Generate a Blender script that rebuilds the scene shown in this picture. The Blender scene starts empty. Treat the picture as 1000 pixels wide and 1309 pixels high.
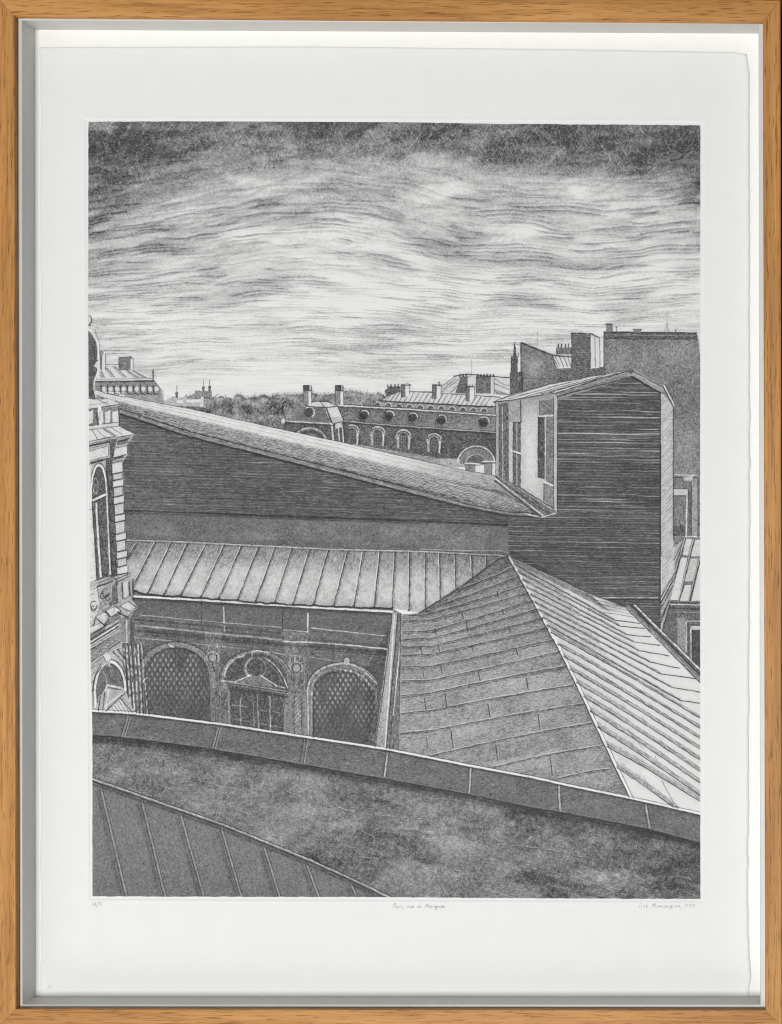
import bpy, bmesh, math
import numpy as np
from mathutils import Vector, Matrix

# ---------------------------------------------------------------- camera, light, exposure
PX = 0.000622            # metres per unit of the measured layout
CAM_D = 1.2              # camera to the front face of the frame
AX, AY = 960.0, 700.0    # point of the picture straight in front of the lens
Z0 = 1.5                 # hanging height of the picture's middle

scene = bpy.context.scene


def at(u, v, y=0.0):
    """layout point (u, v) seen on the plane y metres behind the frame's front face"""
    k = PX * (CAM_D + y) / CAM_D
    return Vector(((u - AX) * k + (AX - 500) * PX, y, (AY - v) * k + (654.5 - AY) * PX + Z0))


cam = bpy.data.cameras.new('camera')
cam.sensor_fit = 'HORIZONTAL'
cam.sensor_width = 36.0
cam.lens = 36.0 * CAM_D / (1000 * PX)
cam.shift_x = (500 - AX) / 1000
cam.shift_y = (AY - 654.5) / 1000
cam.clip_start = 0.05
cam.clip_end = 50.0
cam_ob = bpy.data.objects.new('camera', cam)
scene.collection.objects.link(cam_ob)
c = at(AX, AY, 0)
cam_ob.location = (c.x, -CAM_D, c.z)
cam_ob.rotation_euler = (math.radians(90), 0, 0)
scene.camera = cam_ob

world = bpy.data.worlds.new('World')
scene.world = world
world.use_nodes = True
bg = world.node_tree.nodes['Background']
bg.inputs['Color'].default_value = (0.86, 0.92, 1.0, 1)
bg.inputs['Strength'].default_value = 0.06


def area_lamp(name, loc, target, size, power, col):
    d = bpy.data.lights.new(name, 'AREA')
    d.shape = 'SQUARE'; d.size = size; d.energy = power; d.color = col
    o = bpy.data.objects.new(name, d)
    scene.collection.objects.link(o)
    o.location = loc
    o.rotation_euler = (Vector(target) - Vector(loc)).to_track_quat('-Z', 'Y').to_euler()
    return o


area_lamp('soft_light', (-0.32, -4.0, Z0 - 0.65), (0, 0, Z0 - .02), 1.4, 158, (1.0, 0.985, 0.965))
area_lamp('soft_light', (-1.7, -1.7, Z0 - 2.2), (0, 0, Z0 - .02), 1.5, 26, (1.0, 0.985, 0.965))  # unseen lamp added low down to brighten the top and right spacer walls

scene.view_settings.view_transform = 'Standard'
scene.view_settings.look = 'None'
scene.view_settings.exposure = 0.0
scene.view_settings.gamma = 1.0
scene.cycles.use_denoising = True
scene.cycles.filter_width = 1.1

# ---------------------------------------------------------------- the etching
# The printed picture is drawn here stroke by stroke: tone areas, hatching,
# dark needle lines and light scratches.  x, y are sheet units (1 unit = PX m).
EX0, EY0, EW, EH, ES = 108.0, 150.0, 792, 1006, 2
CW, CH = EW * ES, EH * ES
rng = np.random.default_rng(11)
f4 = np.float32
TG = np.zeros((CH, CW), f4)            # tone, 0 = bare paper, 1 = full ink
TA = np.zeros((CH, CW), f4)            # stroke direction
TS = np.full((CH, CW), .5, f4)         # spread of that direction
TL = np.full((CH, CW), 6., f4)         # stroke length
TM = np.full((CH, CW), .40, f4)         # how much of the tone is left to single strokes
TI = np.zeros((CH, CW), np.int32)      # area id, strokes stop at its edge
LD = np.zeros((CH, CW), f4)            # dark lines
LW = np.zeros((CH, CW), f4)            # light lines
_tab = rng.random((256, 256)).astype(f4)
_id = [0]


def vn(x, y, s=0):
    x = x + s * 37.3; y = y + s * 91.7
    xi = np.floor(x).astype(np.int32); yi = np.floor(y).astype(np.int32)
    fx = (x - xi).astype(f4); fy = (y - yi).astype(f4)
    fx = fx * fx * (3 - 2 * fx); fy = fy * fy * (3 - 2 * fy)
    x0 = xi & 255; x1 = (xi + 1) & 255; y0 = yi & 255; y1 = (yi + 1) & 255
    a = _tab[y0, x0]; b = _tab[y0, x1]; c = _tab[y1, x0]; d = _tab[y1, x1]
    return (a + (b - a) * fx) * (1 - fy) + (c + (d - c) * fx) * fy


def fbm(x, y, s=0, o=3):
    r = 0; k = 1.; t = 0
    for i in range(o):
        r = r + k * vn(x * 2 ** i, y * 2 ** i, s + i * 7); t += k; k *= .55
    return r / t


def area(pts):
    p = np.array(pts, float)
    x0 = max(0, int((p[:, 0].min() - EX0) * ES) - 1); x1 = min(CW, int((p[:, 0].max() - EX0) * ES) + 2)
    y0 = max(0, int((p[:, 1].min() - EY0) * ES) - 1); y1 = min(CH, int((p[:, 1].max() - EY0) * ES) + 2)
    if x1 <= x0 or y1 <= y0:
        return None
    sl = (slice(y0, y1), slice(x0, x1))
    xs = ((np.arange(x0, x1) + .5) / ES + EX0).astype(f4)[None, :]
    ys = ((np.arange(y0, y1) + .5) / ES + EY0).astype(f4)[:, None]
    m = np.zeros((y1 - y0, x1 - x0), bool)
    n = len(p)
    for i in range(n):
        ax, ay = p[i]; bx, by = p[(i + 1) % n]
        if ay == by:
            continue
        c = (ay > ys) != (by > ys)
        m ^= c & (xs < (bx - ax) * (ys - ay) / (by - ay) + ax)
    X = np.broadcast_to(xs, m.shape); Y = np.broadcast_to(ys, m.shape)
    return sl, m, X, Y


def fill(pts, t, ang=20, spread=.5, ln=6, mot=.08, ms=14, clear=True, grain=.40):
    r = area(pts)
    if r is None:
        return
    sl, m, X, Y = r
    _id[0] += 1
    tt = t(X, Y) if callable(t) else t
    if mot:
        tt = tt + mot * 1.3 * (fbm(X / ms, Y / ms, _id[0] % 50, 3) - .5)
    tt = np.broadcast_to(np.asarray(tt, f4), m.shape)
    TG[sl][m] = np.clip(tt[m], 0, .97)
    a = np.broadcast_to(np.asarray(ang(X, Y) if callable(ang) else math.radians(ang), f4), m.shape)
    TA[sl][m] = a[m]; TS[sl][m] = spread; TL[sl][m] = ln; TI[sl][m] = _id[0]; TM[sl][m] = grain
    if clear:
        LD[sl][m] = 0; LW[sl][m] = 0


def shade(pts, t):                      # t(X, Y) is added to the tone
    sl, m, X, Y = area(pts)
    TG[sl][m] = np.clip(TG[sl][m] + np.broadcast_to(t(X, Y), m.shape)[m], 0, .97)


def glow(cx, cy, rx, ry, amp):
    def f(X, Y):
        return amp * np.exp(-((X - cx) / rx) ** 2 - ((Y - cy) / ry) ** 2)
    return f


def line(pts, a=.7, w=1., wob=.25, brk=.25):
    """polyline; a > 0 ink, a < 0 light scratch"""
    p = np.array(pts, float)
    seg = np.hypot(*np.diff(p, axis=0).T); L = seg.sum()
    if L < .1:
        return
    n = max(3, int(L / .3)); s = np.linspace(0, L, n); cs = np.r_[0, np.cumsum(seg)]
    x = np.interp(s, cs, p[:, 0]); y = np.interp(s, cs, p[:, 1])
    tx = np.gradient(x); ty = np.gradient(y); q = np.hypot(tx, ty) + 1e-9
    nx, ny = -ty / q, tx / q
    k = rng.random() * 200
    o = wob * 2 * (vn(s / 7 + k, s * 0 + k) - .5)
    x = x + nx * o; y = y + ny * o
    al = abs(a) * (1 - (brk + .15) * 1.6 * np.clip(vn(s / 3 + k, s * 0 + 9.) - .3, 0, 1)) * (.75 + .5 * vn(s / 14 + k, s * 0 + 5.)) * .3 * ES
    m = max(1, int(round(w * ES / .9)))
    buf = LD if a > 0 else LW
    for j in range(m):
        off = (j - (m - 1) / 2) * w / m
        splat(buf, x + nx * off, y + ny * off, al)


def splat(buf, x, y, al):
    u = (x - EX0) * ES - .5; v = (y - EY0) * ES - .5
    ui = np.floor(u).astype(int); vi = np.floor(v).astype(int)
    fu = u - ui; fv = v - vi
    ok = (ui >= 0) & (vi >= 0) & (ui < CW - 1) & (vi < CH - 1)
    ui, vi, fu, fv = ui[ok], vi[ok], fu[ok], fv[ok]
    al = al[ok] if np.ndim(al) else al
    if not len(ui):
        return
    b = buf.ravel(); i = vi * CW + ui
    for d, wt in ((0, (1 - fu) * (1 - fv)), (1, fu * (1 - fv)), (CW, (1 - fu) * fv), (CW + 1, fu * fv)):
        np.add.at(b, i + d, (wt * al).astype(f4))


def ticks(x0, y0, x1, y1, al, buf):
    """many short straight needle marks at once"""
    L = np.hypot(x1 - x0, y1 - y0); k = np.maximum(2, (L / .32).astype(int))
    idx = np.repeat(np.arange(len(k)), k); st = np.arange(k.sum()) - np.repeat(np.cumsum(k) - k, k)
    f = st / np.repeat(k - 1, k)
    splat(buf, x0[idx] + (x1 - x0)[idx] * f, y0[idx] + (y1 - y0)[idx] * f, (al[idx] * (1.15 - .7 * f) * .32 * ES))


def courses(pts, ang, sp, a, w=.5, jit=.35, keep=1., brk=.5, s=0, bl=12):
    """many near-parallel broken lines inside an outline"""
    sl, m, X, Y = area(pts)
    c, sn = math.cos(math.radians(ang)), math.sin(math.radians(ang))
    u = X * c + Y * sn; v = -X * sn + Y * c
    v = v + .8 * (vn(u / 30, v / 30, s + 3) - .5) * sp * jit
    k = np.floor(v / sp); d = v / sp - k
    h = vn(k * 1.618 + .5, k * 0 + .5, s + 5); h2 = vn(k * 2.37 + .5, k * 0 + 7.5, s + 9)
    d = np.abs(d - .5 - (h2 - .5) * jit) * sp
    prof = np.exp(-(d / w) ** 2) * (h < keep)
    amt = prof * np.clip(1 - brk * 2 * (1 - vn(u / bl + h * 90, k * 3.3, s)), 0, 1) * (.5 + h2)
    b = LD if a > 0 else LW
    b[sl][m] = np.maximum(b[sl][m], (abs(a) * amt)[m])


def lerp(p, q, t):
    return (p[0] + (q[0] - p[0]) * t, p[1] + (q[1] - p[1]) * t)


def yat(poly, x):
    p = np.array(poly); return np.interp(x, p[:, 0], p[:, 1])


def xat(poly, y):
    p = np.array(poly); return np.interp(y, p[:, 1], p[:, 0])


def arc(cx, cy, rx, ry, a0, a1, n=14):
    return [(cx + rx * math.cos(math.radians(a0 + (a1 - a0) * i / n)),
             cy + ry * math.sin(math.radians(a0 + (a1 - a0) * i / n))) for i in range(n + 1)]


def rect(x0, y0, x1, y1):
    return [(x0, y0), (x1, y0), (x1, y1), (x0, y1)]


def squig(x0, y0, x1, y1, n, a, sz=2.5, w=.7):
    """curly ornament strokes inside a box"""
    for _ in range(n):
        cx = x0 + rng.random() * (x1 - x0); cy = y0 + (y1 - y0) * rng.random()
        r = sz * (.5 + rng.random() * .7); b = rng.random() * 360
        line(arc(cx, cy, r, r, b, b + 70 + rng.random() * 110, 8), a * .8, w, .3, .5)
        line(arc(cx + 1, cy + 1, r, r, b, b + 70 + rng.random() * 110, 8), -a * .6, w, .3, .5)


def draw_etching():
    # ---- sky
    ys = [150, 175, 195, 215, 240, 270, 310, 350, 400, 450, 480, 500, 620]
    tv = [.70, .66, .58, .46, .35, .29, .25, .22, .18, .16, .11, .06, .05]
    blobs = [(150, 290, 110, 60, .10), (870, 270, 60, 50, .08), (560, 290, 60, 30, .06), (330, 330, 90, 20, .05), (170, 190, 90, 28, .08), (760, 205, 80, 18, .10), (860, 185, 60, 40, .06), (430, 180, 60, 12, .06), (640, 200, 30, 12, .12), (360, 205, 40, 8, .1), (116, 260, 60, 80, .2), (210, 235, 60, 22, .1), (540, 212, 110, 20, -.1), (890, 235, 26, 60, .2), (480, 265, 40, 10, .1), (600, 300, 34, 14, .08), (310, 300, 60, 9, -.12), (450, 330, 80, 10, -.08), (780, 310, 60, 8, -.08), (190, 215, 120, 40, .14), (150, 300, 60, 70, .12), (130, 380, 30, 80, .07), (720, 190, 110, 28, .14), (840, 200, 70, 40, .12),
             (890, 250, 16, 45, .18), (560, 175, 40, 14, .12), (285, 172, 26, 7, -.2), (500, 192, 70, 16, -.12),
             (565, 245, 30, 9, -.26), (690, 245, 60, 16, -.1), (670, 294, 45, 7, -.22), (740, 242, 18, 6, -.22),
             (820, 277, 28, 10, -.22), (335, 230, 50, 7, -.2), (220, 262, 28, 9, -.14), (400, 388, 110, 9, -.2),
             (530, 368, 50, 13, -.2), (620, 250, 70, 12, .08), (600, 320, 60, 22, .14), (520, 285, 60, 14, .05),
             (330, 345, 80, 16, .08), (320, 372, 110, 12, .08), (700, 300, 80, 6, .06), (730, 340, 70, 6, .12),
             (460, 420, 120, 5, .09), (250, 455, 110, 9, .1), (180, 462, 60, 16, .12), (300, 425, 90, 6, -.1), (730, 370, 60, 15, -.06),
             (830, 360, 50, 10, -.12), (640, 395, 70, 7, .1), (840, 398, 50, 4, .09), (560, 430, 70, 12, .05), (170, 425, 40, 8, -.06), (300, 488, 90, 10, -.08),
             (440, 250, 50, 9, .14), (510, 225, 30, 14, .1), (330, 262, 50, 9, .16), (440, 300, 60, 12, -.04), (150, 345, 40, 10, -.12)]

    def warp(X, Y):
        hx = np.interp(X, [100, 330, 430, 620, 720, 900], [52, 6, 0, 46, 52, 40])
        k = np.interp(Y, [150, 250, 340, 430, 500], [.6, 1., .8, .2, .05])
        yy = Y + 13 * (fbm(X / 100, Y / 50, 4, 2) - .5) - (hx * k).astype(f4)
        return yy

    def skyt(X, Y):
        t = np.interp(Y, ys, tv).astype(f4)
        jx = 34 * (fbm(X / 45, Y / 18, 21, 3) - .5); jy = 22 * (fbm(X / 40, Y / 18, 22, 3) - .5)
        for b in blobs:
            t = t + glow(*b)(X + jx, Y + jy)
        yy = warp(X, Y)
        low = np.clip((Y - 185) / 85, 0, 1); hor = np.clip((512 - Y) / 60, 0, 1)
        big = fbm(X / 70 + Y / 120, yy / 21, 11, 4) - .5
        sm = lambda n, lo, hi: (lambda q: q * q * (3 - 2 * q))(np.clip((n - lo) / (hi - lo), 0, 1))
        jag = .16 * (vn(X / 2.6, Y / 1.6, 35) - .5) + .10 * (vn(X / 6, Y / 3, 36) - .5)
        per = np.interp(Y, [190, 260, 400, 500], [10., 8.5, 6.6, 4.6]).astype(f4)
        ph = yy / per + 3.6 * fbm(X / 80, Y / 38, 13, 3) + jag
        fr = ph - np.floor(ph); row = np.floor(ph)
        on = sm(vn(X / 46 + row * 7.7, row * 3.1, 15) + .35 * (fbm(X / 30, Y / 14, 16, 2) - .5), .34, .62)
        s1 = on * (1 - fr) ** 1.4
        ph2 = yy / (per * .45) + 3.1 * fbm(X / 60, Y / 30, 18, 2) + jag * 1.3
        fr2 = ph2 - np.floor(ph2); on2 = sm(vn(X / 30 + np.floor(ph2) * 5.3, np.floor(ph2) * 1.9, 25), .5, .75)
        s2 = on2 * (1 - fr2) ** 1.3
        gap = sm(fbm(X / 75, yy / 12, 19, 3), .5, .62)
        fib = vn(X / 9 + yy / 3, yy / 1.7, 29) - .5
        bil = fbm(X / 34, Y / 20, 23, 4) - .5
        mid = .6 * big + .36 * s1 + .16 * s2 - .165 + .10 * fib * (s1 + s2)
        t = t + low * hor * mid + (1 - low) * (.5 * bil + .16 * big + .16 * (sm(fbm(X / 24 + Y / 30, Y / 9, 27, 4), .42, .6) - .5))
        t = t * (1 - .55 * gap * low * hor)
        t = t + (1 - low) * .10 * (vn(X / 4, Y / 4, 31) - .5)
        return np.clip(t, .015, .84)

    def skya(X, Y):
        low = np.clip((Y - 215) / 90, 0, 1)
        yy = (warp(X + 3, Y) - warp(X - 3, Y)) / 6
        return (-np.arctan(yy) * low + (1 - low) * (math.radians(-35) + 2.6 * (vn(X / 24, Y / 18, 41) - .5))).astype(f4)
    fill(rect(100, 140, 910, 660), skyt, skya, .5, 5., 0, grain=.42)
    # long diagonal and wavy needle lines over the sky
    for _ in range(1500):
        x = 118 + rng.random() * 770; y = 160 + rng.random() ** 1.3 * 200; L = 7 + 24 * rng.random()
        b = math.radians(rng.choice([-62, -50, 52, 62]) + rng.normal() * 6)
        line([(x, y), (x + L * math.cos(b), y + L * math.sin(b))], rng.choice([.2, .26, -.4, -.5]) * (1 if y < 250 else .5), .5, .5, .5)
    def env(x, y):
        t = np.interp(y, ys, tv)
        for b in blobs:
            t = t + b[4] * np.exp(-((x - b[0]) / b[2]) ** 2 - ((y - b[1]) / b[3]) ** 2)
        return t
    A_, B_, C_, D_, E_ = [], [], [], [], []
    made = 0
    while made < 900:                        # cloud streaks: flow lines hung with short hatching
        x = 100 + rng.random() * 790; y = 228 + 262 * rng.random()
        e0 = env(x, y)
        if rng.random() > .06 + 3.4 * max(0, e0 - .06):
            continue
        made += 1
        near = np.interp(y, [190, 300, 500], [1.1, 1., .55])
        L = (30 + 90 * rng.random()) * (1.2 if y > 380 else .8); n = int(L / 1.15); thick = near * (1.1 + 2.6 * rng.random()); base = (.12 + .22 * rng.random()) * (.8 if y > 440 else 1)
        lean = math.radians(rng.choice([-58, -40, 30, -20, 10]) + rng.normal() * 8); q = []
        for i in range(n):
            if i % 6 == 0:
                sl_ = float(skya(np.array([[x]], f4), np.array([[y]], f4))[0, 0]) if y > 235 else math.radians(-8 + 16 * math.sin(x / 60))
                sl_ = float(np.clip(sl_, -.5, .5)) + rng.normal() * .07
            x += 1.15 * math.cos(sl_); y += 1.15 * math.sin(sl_); q.append((x, y))
        q = np.array(q); f = np.linspace(0, 1, n); prof = np.sin(np.pi * f) ** .7
        ln_ = thick * prof * (.5 + rng.random(n)) + .4; aa = lean + rng.normal(size=n) * .5
        A_.append(q[:, 0] + rng.normal(size=n) * .8); B_.append(q[:, 1] + rng.normal(size=n) * (.5 + .3 * thick * prof))
        C_.append(A_[-1] + np.cos(aa) * ln_); D_.append(B_[-1] + np.abs(np.sin(aa)) * ln_ * (1 if rng.random() < .7 else -1)); E_.append(base * (.4 + .8 * prof))
        if rng.random() < .45:
            line(q[::4], base * 1.2, .5, .4, 1.)
    A_, B_, C_, D_, E_ = (np.concatenate(z) for z in (A_, B_, C_, D_, E_))
    ticks(A_, B_, C_, D_, E_, LD)
    LD[:] = .5 * (1 - np.exp(-.95 * LD))
    # tangled hatching in the dark upper corners, and pale scrapes through it
    n = 26000
    x = 108 + rng.random(n) * 790; y = 150 + rng.random(n) ** 1.5 * 170; e0 = env(x, y); ok = rng.random(n) < np.clip(e0 * 1.6 - .25, 0, 1); x, y, e0 = x[ok], y[ok], e0[ok]; n = len(x)
    cell = vn(x / 22, y / 15, 301); aa = np.where(cell < .4, -.95, np.where(cell < .6, .5, 1.25)) + rng.normal(size=n) * .22; ln_ = 3 + 7 * rng.random(n)
    lt = rng.random(n) < .42
    for sel, buf, am in ((~lt, LD, .16), (lt, LW, .2)):
        ticks(x[sel], y[sel], (x + np.cos(aa) * ln_)[sel], (y + np.sin(aa) * ln_)[sel], np.full(sel.sum(), am) * (.5 + rng.random(sel.sum())), buf)

    # ---- far left roofs, domes, trees
    X1 = lambda u: 105 + u / 6.25
    Y1 = lambda v: 395 + v / 6.25
    top = [(205, 514), (222, 508), (236, 509), (248, 503), (256, 507), (280, 507), (298, 509), (302, 505), (309, 504), (313, 509), (328, 507), (336, 506),
           (344, 509), (352, 505), (366, 504), (375, 504), (384, 504), (398, 502), (410, 505), (428, 503), (444, 499), (458, 501), (470, 505), (486, 503), (496, 508), (500, 512), (505, 560)]
    fill(top + [(505, 600), (205, 560)], lambda X, Y: .30 + .75 * np.clip(fbm(X / 11, Y / 9, 61, 3) - .3, 0, 1) + .12 * np.clip((Y - 510) / 40, 0, 1), -60, 1.2, 4, .12, 6)
    for cx, cy, rx, ry in ((232, 522, 14, 8), (262, 526, 14, 9), (290, 524, 12, 10), (318, 522, 13, 11), (343, 526, 15, 13), (372, 518, 18, 13), (410, 512, 12, 7), (450, 508, 14, 8), (476, 511, 10, 6)):
        shade(arc(cx, cy, rx * 1.8, ry * 1.8, 0, 360), lambda X, Y: .24 * np.exp(-((X - cx) / rx) ** 2 - ((Y - cy) / ry) ** 2) * (.4 + 1.2 * vn(X / 3, Y / 3, 44)))
    n = 5200
    x = 208 + 290 * rng.random(n); y = np.interp(x, *np.array(top).T) - 1 + rng.random(n) ** .9 * 55; aa = -math.pi / 2 + rng.normal(size=n) * .8; ln_ = 1.5 + 3.5 * rng.random(n); lt = rng.random(n) < .45
    for sel, buf, am in ((~lt, LD, .5), (lt, LW, .5)):
        ticks(x[sel], y[sel], (x + np.cos(aa) * ln_)[sel], (y + np.sin(aa) * ln_)[sel], np.full(sel.sum(), am) * (.4 + .8 * rng.random(sel.sum())), buf)
    for i in range(130):                       # bare branches
        x = 210 + 285 * rng.random(); y = yat(top, x) + 3 + rng.random() ** .8 * 42
        b = math.radians(-90 + rng.normal() * 35); q = [(x, y)]
        for k in range(4):
            x += 2.6 * math.cos(b); y += 2.6 * math.sin(b); b += rng.normal() * .35; q.append((x, y))
            if rng.random() < .7:
                c = b + rng.choice([-.7, .7]); line([(x, y), (x + 4 * math.cos(c), y + 4 * math.sin(c))], rng.choice([.55, -.6]), .5, .2, .2)
        line(q, rng.choice([.6, .5, -.5]), .6, .3, .3)
    for i in range(170):                       # twigs above the tree line
        x = 300 + 196 * rng.random(); y = yat(top, x) + 2; b = math.radians(-90 + rng.normal() * 30)
        line([(x, y), (x + 6 * math.cos(b), y + 5 * math.sin(b))], .4, .5, .3, .4)
    for cx, cy, r in ((305, 508, 6), (337, 509, 7), (283, 509, 4), (354, 512, 5)):
        fill(arc(cx, cy, r, r * .7, 180, 360) , .68, 0, 1, 3, .2, 4)
    fill([(208, 514), (222, 506), (238, 511), (262, 509), (262, 520), (208, 518)], .3, 10, .4, 5, .1, 5)
    fill([(226, 512), (258, 510), (258, 514), (226, 515)], .08, 0, .3, 4, 0)
    for x, t, b in ((226, 497, 508), (260, 490, 512), (268, 489, 503)):
        line([(x, t - 4), (x, b)], .6, .7, .1, 0); line([(x, t + 4), (x, b)], .75, 2.6, .2, 0)
        fill(arc(x, t + 6, 2.2, 2.4, 0, 360), .7, 0, 1, 3, 0)
    fill(rect(255, 500, 271, 508), .6, 0, 1, 3, .2, 3); fill(rect(249, 499, 256, 508), .55, 0, 1, 3, .2, 3)
    fill([(257, 507), (261, 507), (261, 520), (256, 520)], .15, 90, .2, 4, 0); line([(261, 506), (261, 519)], .7, .8)
    fill([(234, 508), (238, 503), (240, 505), (238, 520), (234, 520)], .3, 90, .2, 4, .1, 4)
    # mansion at the far left
    fill([(160, 502), (206, 500), (209, 515), (160, 512)], .42, 15, .4, 5, .1, 8)
    fill([(120, 487), (197, 486), (205, 496), (207, 504), (122, 500)], .55, 0, .4, 4, .1, 6)
    for i in range(9):
        x = 130 + i * 8.4
        fill(arc(x + 3, 497, 2.7, 3.6, 0, 360), .13, 90, .3, 3, 0); line([(x - 1, 492), (x - .5, 504)], .8, 1.4, .3, .1)
        line([(x, 503), (x + 6, 504)], .8, 1.4, .3, .1)
    line([(121, 494), (203, 494)], .4, .8)
    fill([(121, 482), (128, 472), (136, 466), (151, 465), (196, 482), (196, 486), (121, 487)], .1, 25, .3, 6, .06, 8)
    for a_, b_ in (((137, 470), (147, 482)), ((146, 468), (162, 482)), ((155, 468), (178, 483)), ((168, 472), (187, 483)), ((130, 474), (134, 483))):
        line([a_, b_], .75, .9); shade([a_, b_, (b_[0] - 6, b_[1]), (a_[0] - 3, a_[1])], lambda X, Y: .22 + 0 * X)
    line([(121, 488), (197, 487)], .9, 2); line([(121, 485), (196, 483.5)], .45, .8); line([(134, 466), (152, 466)], .6, .9)
    line([(197, 487), (208, 500), (209, 515)], .7, .9)
    fill(rect(128, 450, 135, 473), lambda X, Y: np.where(X < 130.5, .7, .1), 90, .2, 4, 0)
    fill(arc(129.5, 451, 3, 3, 0, 360), .55, 0, .5, 3, 0); line([(135, 452), (135, 473)], .7, .8)
    fill(rect(152, 457, 167, 473), .62, 0, .5, 5, .1, 5); fill([(167, 458), (171, 459), (170, 474), (167, 472)], .08, 90, .1, 4, 0)
    line([(152, 457), (168, 456)], .85, 1.4); line([(152, 457), (152, 470)], .8, 1); line([(170.6, 458), (170, 474)], .6, .8)
    line([(166, 456), (169, 459)], .8, 2); line([(196, 472), (196, 487)], .85, 1.4); line([(195, 476), (197, 476)], .8, 2.2); line([(196, 474), (200, 471)], .5, .6)

    # ---- courtyard range with round dormers
    fill([(485, 512), (512, 500), (560, 500), (640, 507), (648, 520), (640, 535), (480, 525)], .5, 0, .3, 5, .08, 6)
    # higher roof behind
    fill([(554, 501), (562, 494), (582, 480), (596, 477), (622, 480), (656, 483), (656, 505), (560, 508)], .12, -40, .3, 6, .06, 7)
    for a_, b_ in (((565, 501), (592, 481)), ((576, 502), (588, 491)), ((583, 484), (566, 498)), ((560, 497), (584, 480))):
        line([a_, b_], .6, .9)
    line([(580, 481), (597, 478), (618, 480), (656, 483)], .85, 1.3); line([(632, 490), (656, 500)], .7, 1); line([(632, 484), (645, 492), (656, 493)], .6, .8)
    fill([(632, 497), (655, 505), (634, 504)], .5, 0, .4, 4, .1, 5)
    courses([(570, 484), (590, 480), (582, 500), (556, 500)], -4, 4.5, .3, .6, s=3)
    fill([(589, 482), (601, 481), (598, 503), (582, 503)], .72, 90, .4, 4, .08, 5)
    fill(rect(598, 482, 609, 503), .12, 90, .2, 5, .05, 4)
    fill(rect(609, 481, 627, 503), .7, 90, .4, 4, .08, 5); fill(rect(627, 483, 632, 503), .14, 90, .2, 4, 0)
    line([(609, 481), (609, 503)], .7, .8); line([(632, 484), (632, 503)], .7, .8); line([(627, 482), (627, 503)], .6, .8)
    for x in list(range(588, 600, 4)) + list(range(611, 633, 4)):
        line([(x, 478.5), (x, 482)], .9, 2.1, 0, 0)
    line([(603, 459), (603, 480)], .5, .6, 0, 0); line([(600, 492), (601, 495)], .9, 1.6); line([(604, 492), (604, 495)], .9, 1.6)
    # ribbed roof strip
    rt = [(485, 511), (512, 500), (555, 502), (600, 505), (640, 508)]; rb = [(485, 512), (512, 514), (556, 516), (600, 519), (640, 520)]
    fill(rt + rb[::-1], .1, -55, .2, 5, .05, 6)
    for i in range(25):
        x = 490 + i * 6.1
        if x < 630:
            line([(x - 4, yat(rb, x) - .5), (x + 3.5, yat(rt, x + 3) + .5)], .75, 1.1)
    line(rt, .8, 1); line(rb, .9, 1.7)
    rc = [(432, 518), (480, 521), (520, 523), (580, 527), (634, 531)]
    for i in range(11):
        x = 483 + i * 13.6; y = yat(rb, x) + 4.6
        fill(arc(x, y + 2, 3.6, 4, 180, 360), .82, 0, .4, 3, 0); line(arc(x, y + 2, 4.2, 4.4, 190, 370), -.75, 1, .1, .1)
    fill([(492, 499), (498, 494), (512, 494), (512, 500), (494, 507)], .78, 0, 1, 3, .1, 4)
    for x in (496, 500, 505, 509):
        line([(x, 491.5), (x, 496)], .85, 1.6)
    for x0, y0, x1, y1, k in ((513, 492, 524, 508, .5), (553, 492, 564, 510, .5), (596, 494, 607, 513, .42)):
        fill([(x0, y0), (x1, y0), (x1, y1 - 4), (x0 + (x1 - x0) * k, y1), (x0, y1)], lambda X, Y: np.where(X < x0 + (x1 - x0) * k, .66, .05), 90, .2, 4, 0)
        line([(x0, y0), (x1, y0 + .5)], .8, 1.6); line([(x1, y0), (x1, y1 - 4)], .7, .8); line([(x0, y0), (x0, y1)], .8, 1); line([(x0 + 1, y0 + 4), (x1, y0 + 4)], .35, .6)
    line([(561, 488), (562, 493)], .85, 2); line([(519, 490), (526, 492)], .5, .7)
    # mansard
    mt = rc; me = [(424, 541), (438, 538), (480, 542), (520, 545), (576, 549), (636, 553)]
    bt = [(424, 541)] + me[1:] + [(636, 612), (560, 606), (430, 575)]
    fill(bt, lambda X, Y: .78 - .16 * np.clip((X - 560) / -120, 0, 1) * (fbm(X / 14, Y / 10, 7, 2)), -35, .35, 5, .06, 8)
    fill(rc + me[::-1], lambda X, Y: .57 + .22 * np.exp(-((X - 600 + (Y - 530) * 1.4) / 16) ** 2) * 0 + .14 * np.clip((545 - Y) / 22, -.3, 1), 20, .5, 5, .1, 12)
    shade([(570, 548), (608, 530), (636, 532), (636, 553)], lambda X, Y: -.04 + .0 * X)
    line(rc, -.8, 1.3); line([(x, y - 1.6) for x, y in rc], .8, 1.1); line([(x, y + 1.8) for x, y in rc], .5, 1)
    line(me[1:], -.55, 1.); line([(x, y + 1.8) for x, y in me[1:]], .8, 1.5); line([(x, y - 1.5) for x, y in me[1:]], .5, .8)
    for x, y in ((466, 530), (498, 531), (528, 533), (565, 536), (619, 539)):
        k = 1.15 if x > 600 else 1
        fill(arc(x - .8, y + .8, 5.4 * k, 5.6 * k, 0, 360), .86, 0, .8, 3, 0); shade([(x - 8, y - 3), (x + 5, y + 1), (x + 2, y + 10), (x - 9, y + 9)], lambda X, Y: .12 + 0 * X)
        line(arc(x, y, 6 * k, 5.4 * k, 235, 365), -.7, 1.2, .2, .3); line(arc(x, y, 7.4 * k, 7.6 * k, 200, 380), .6, .7)
        line([(x - 5, y + 2), (x - 6, y + 7)], .6, 1)
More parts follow.
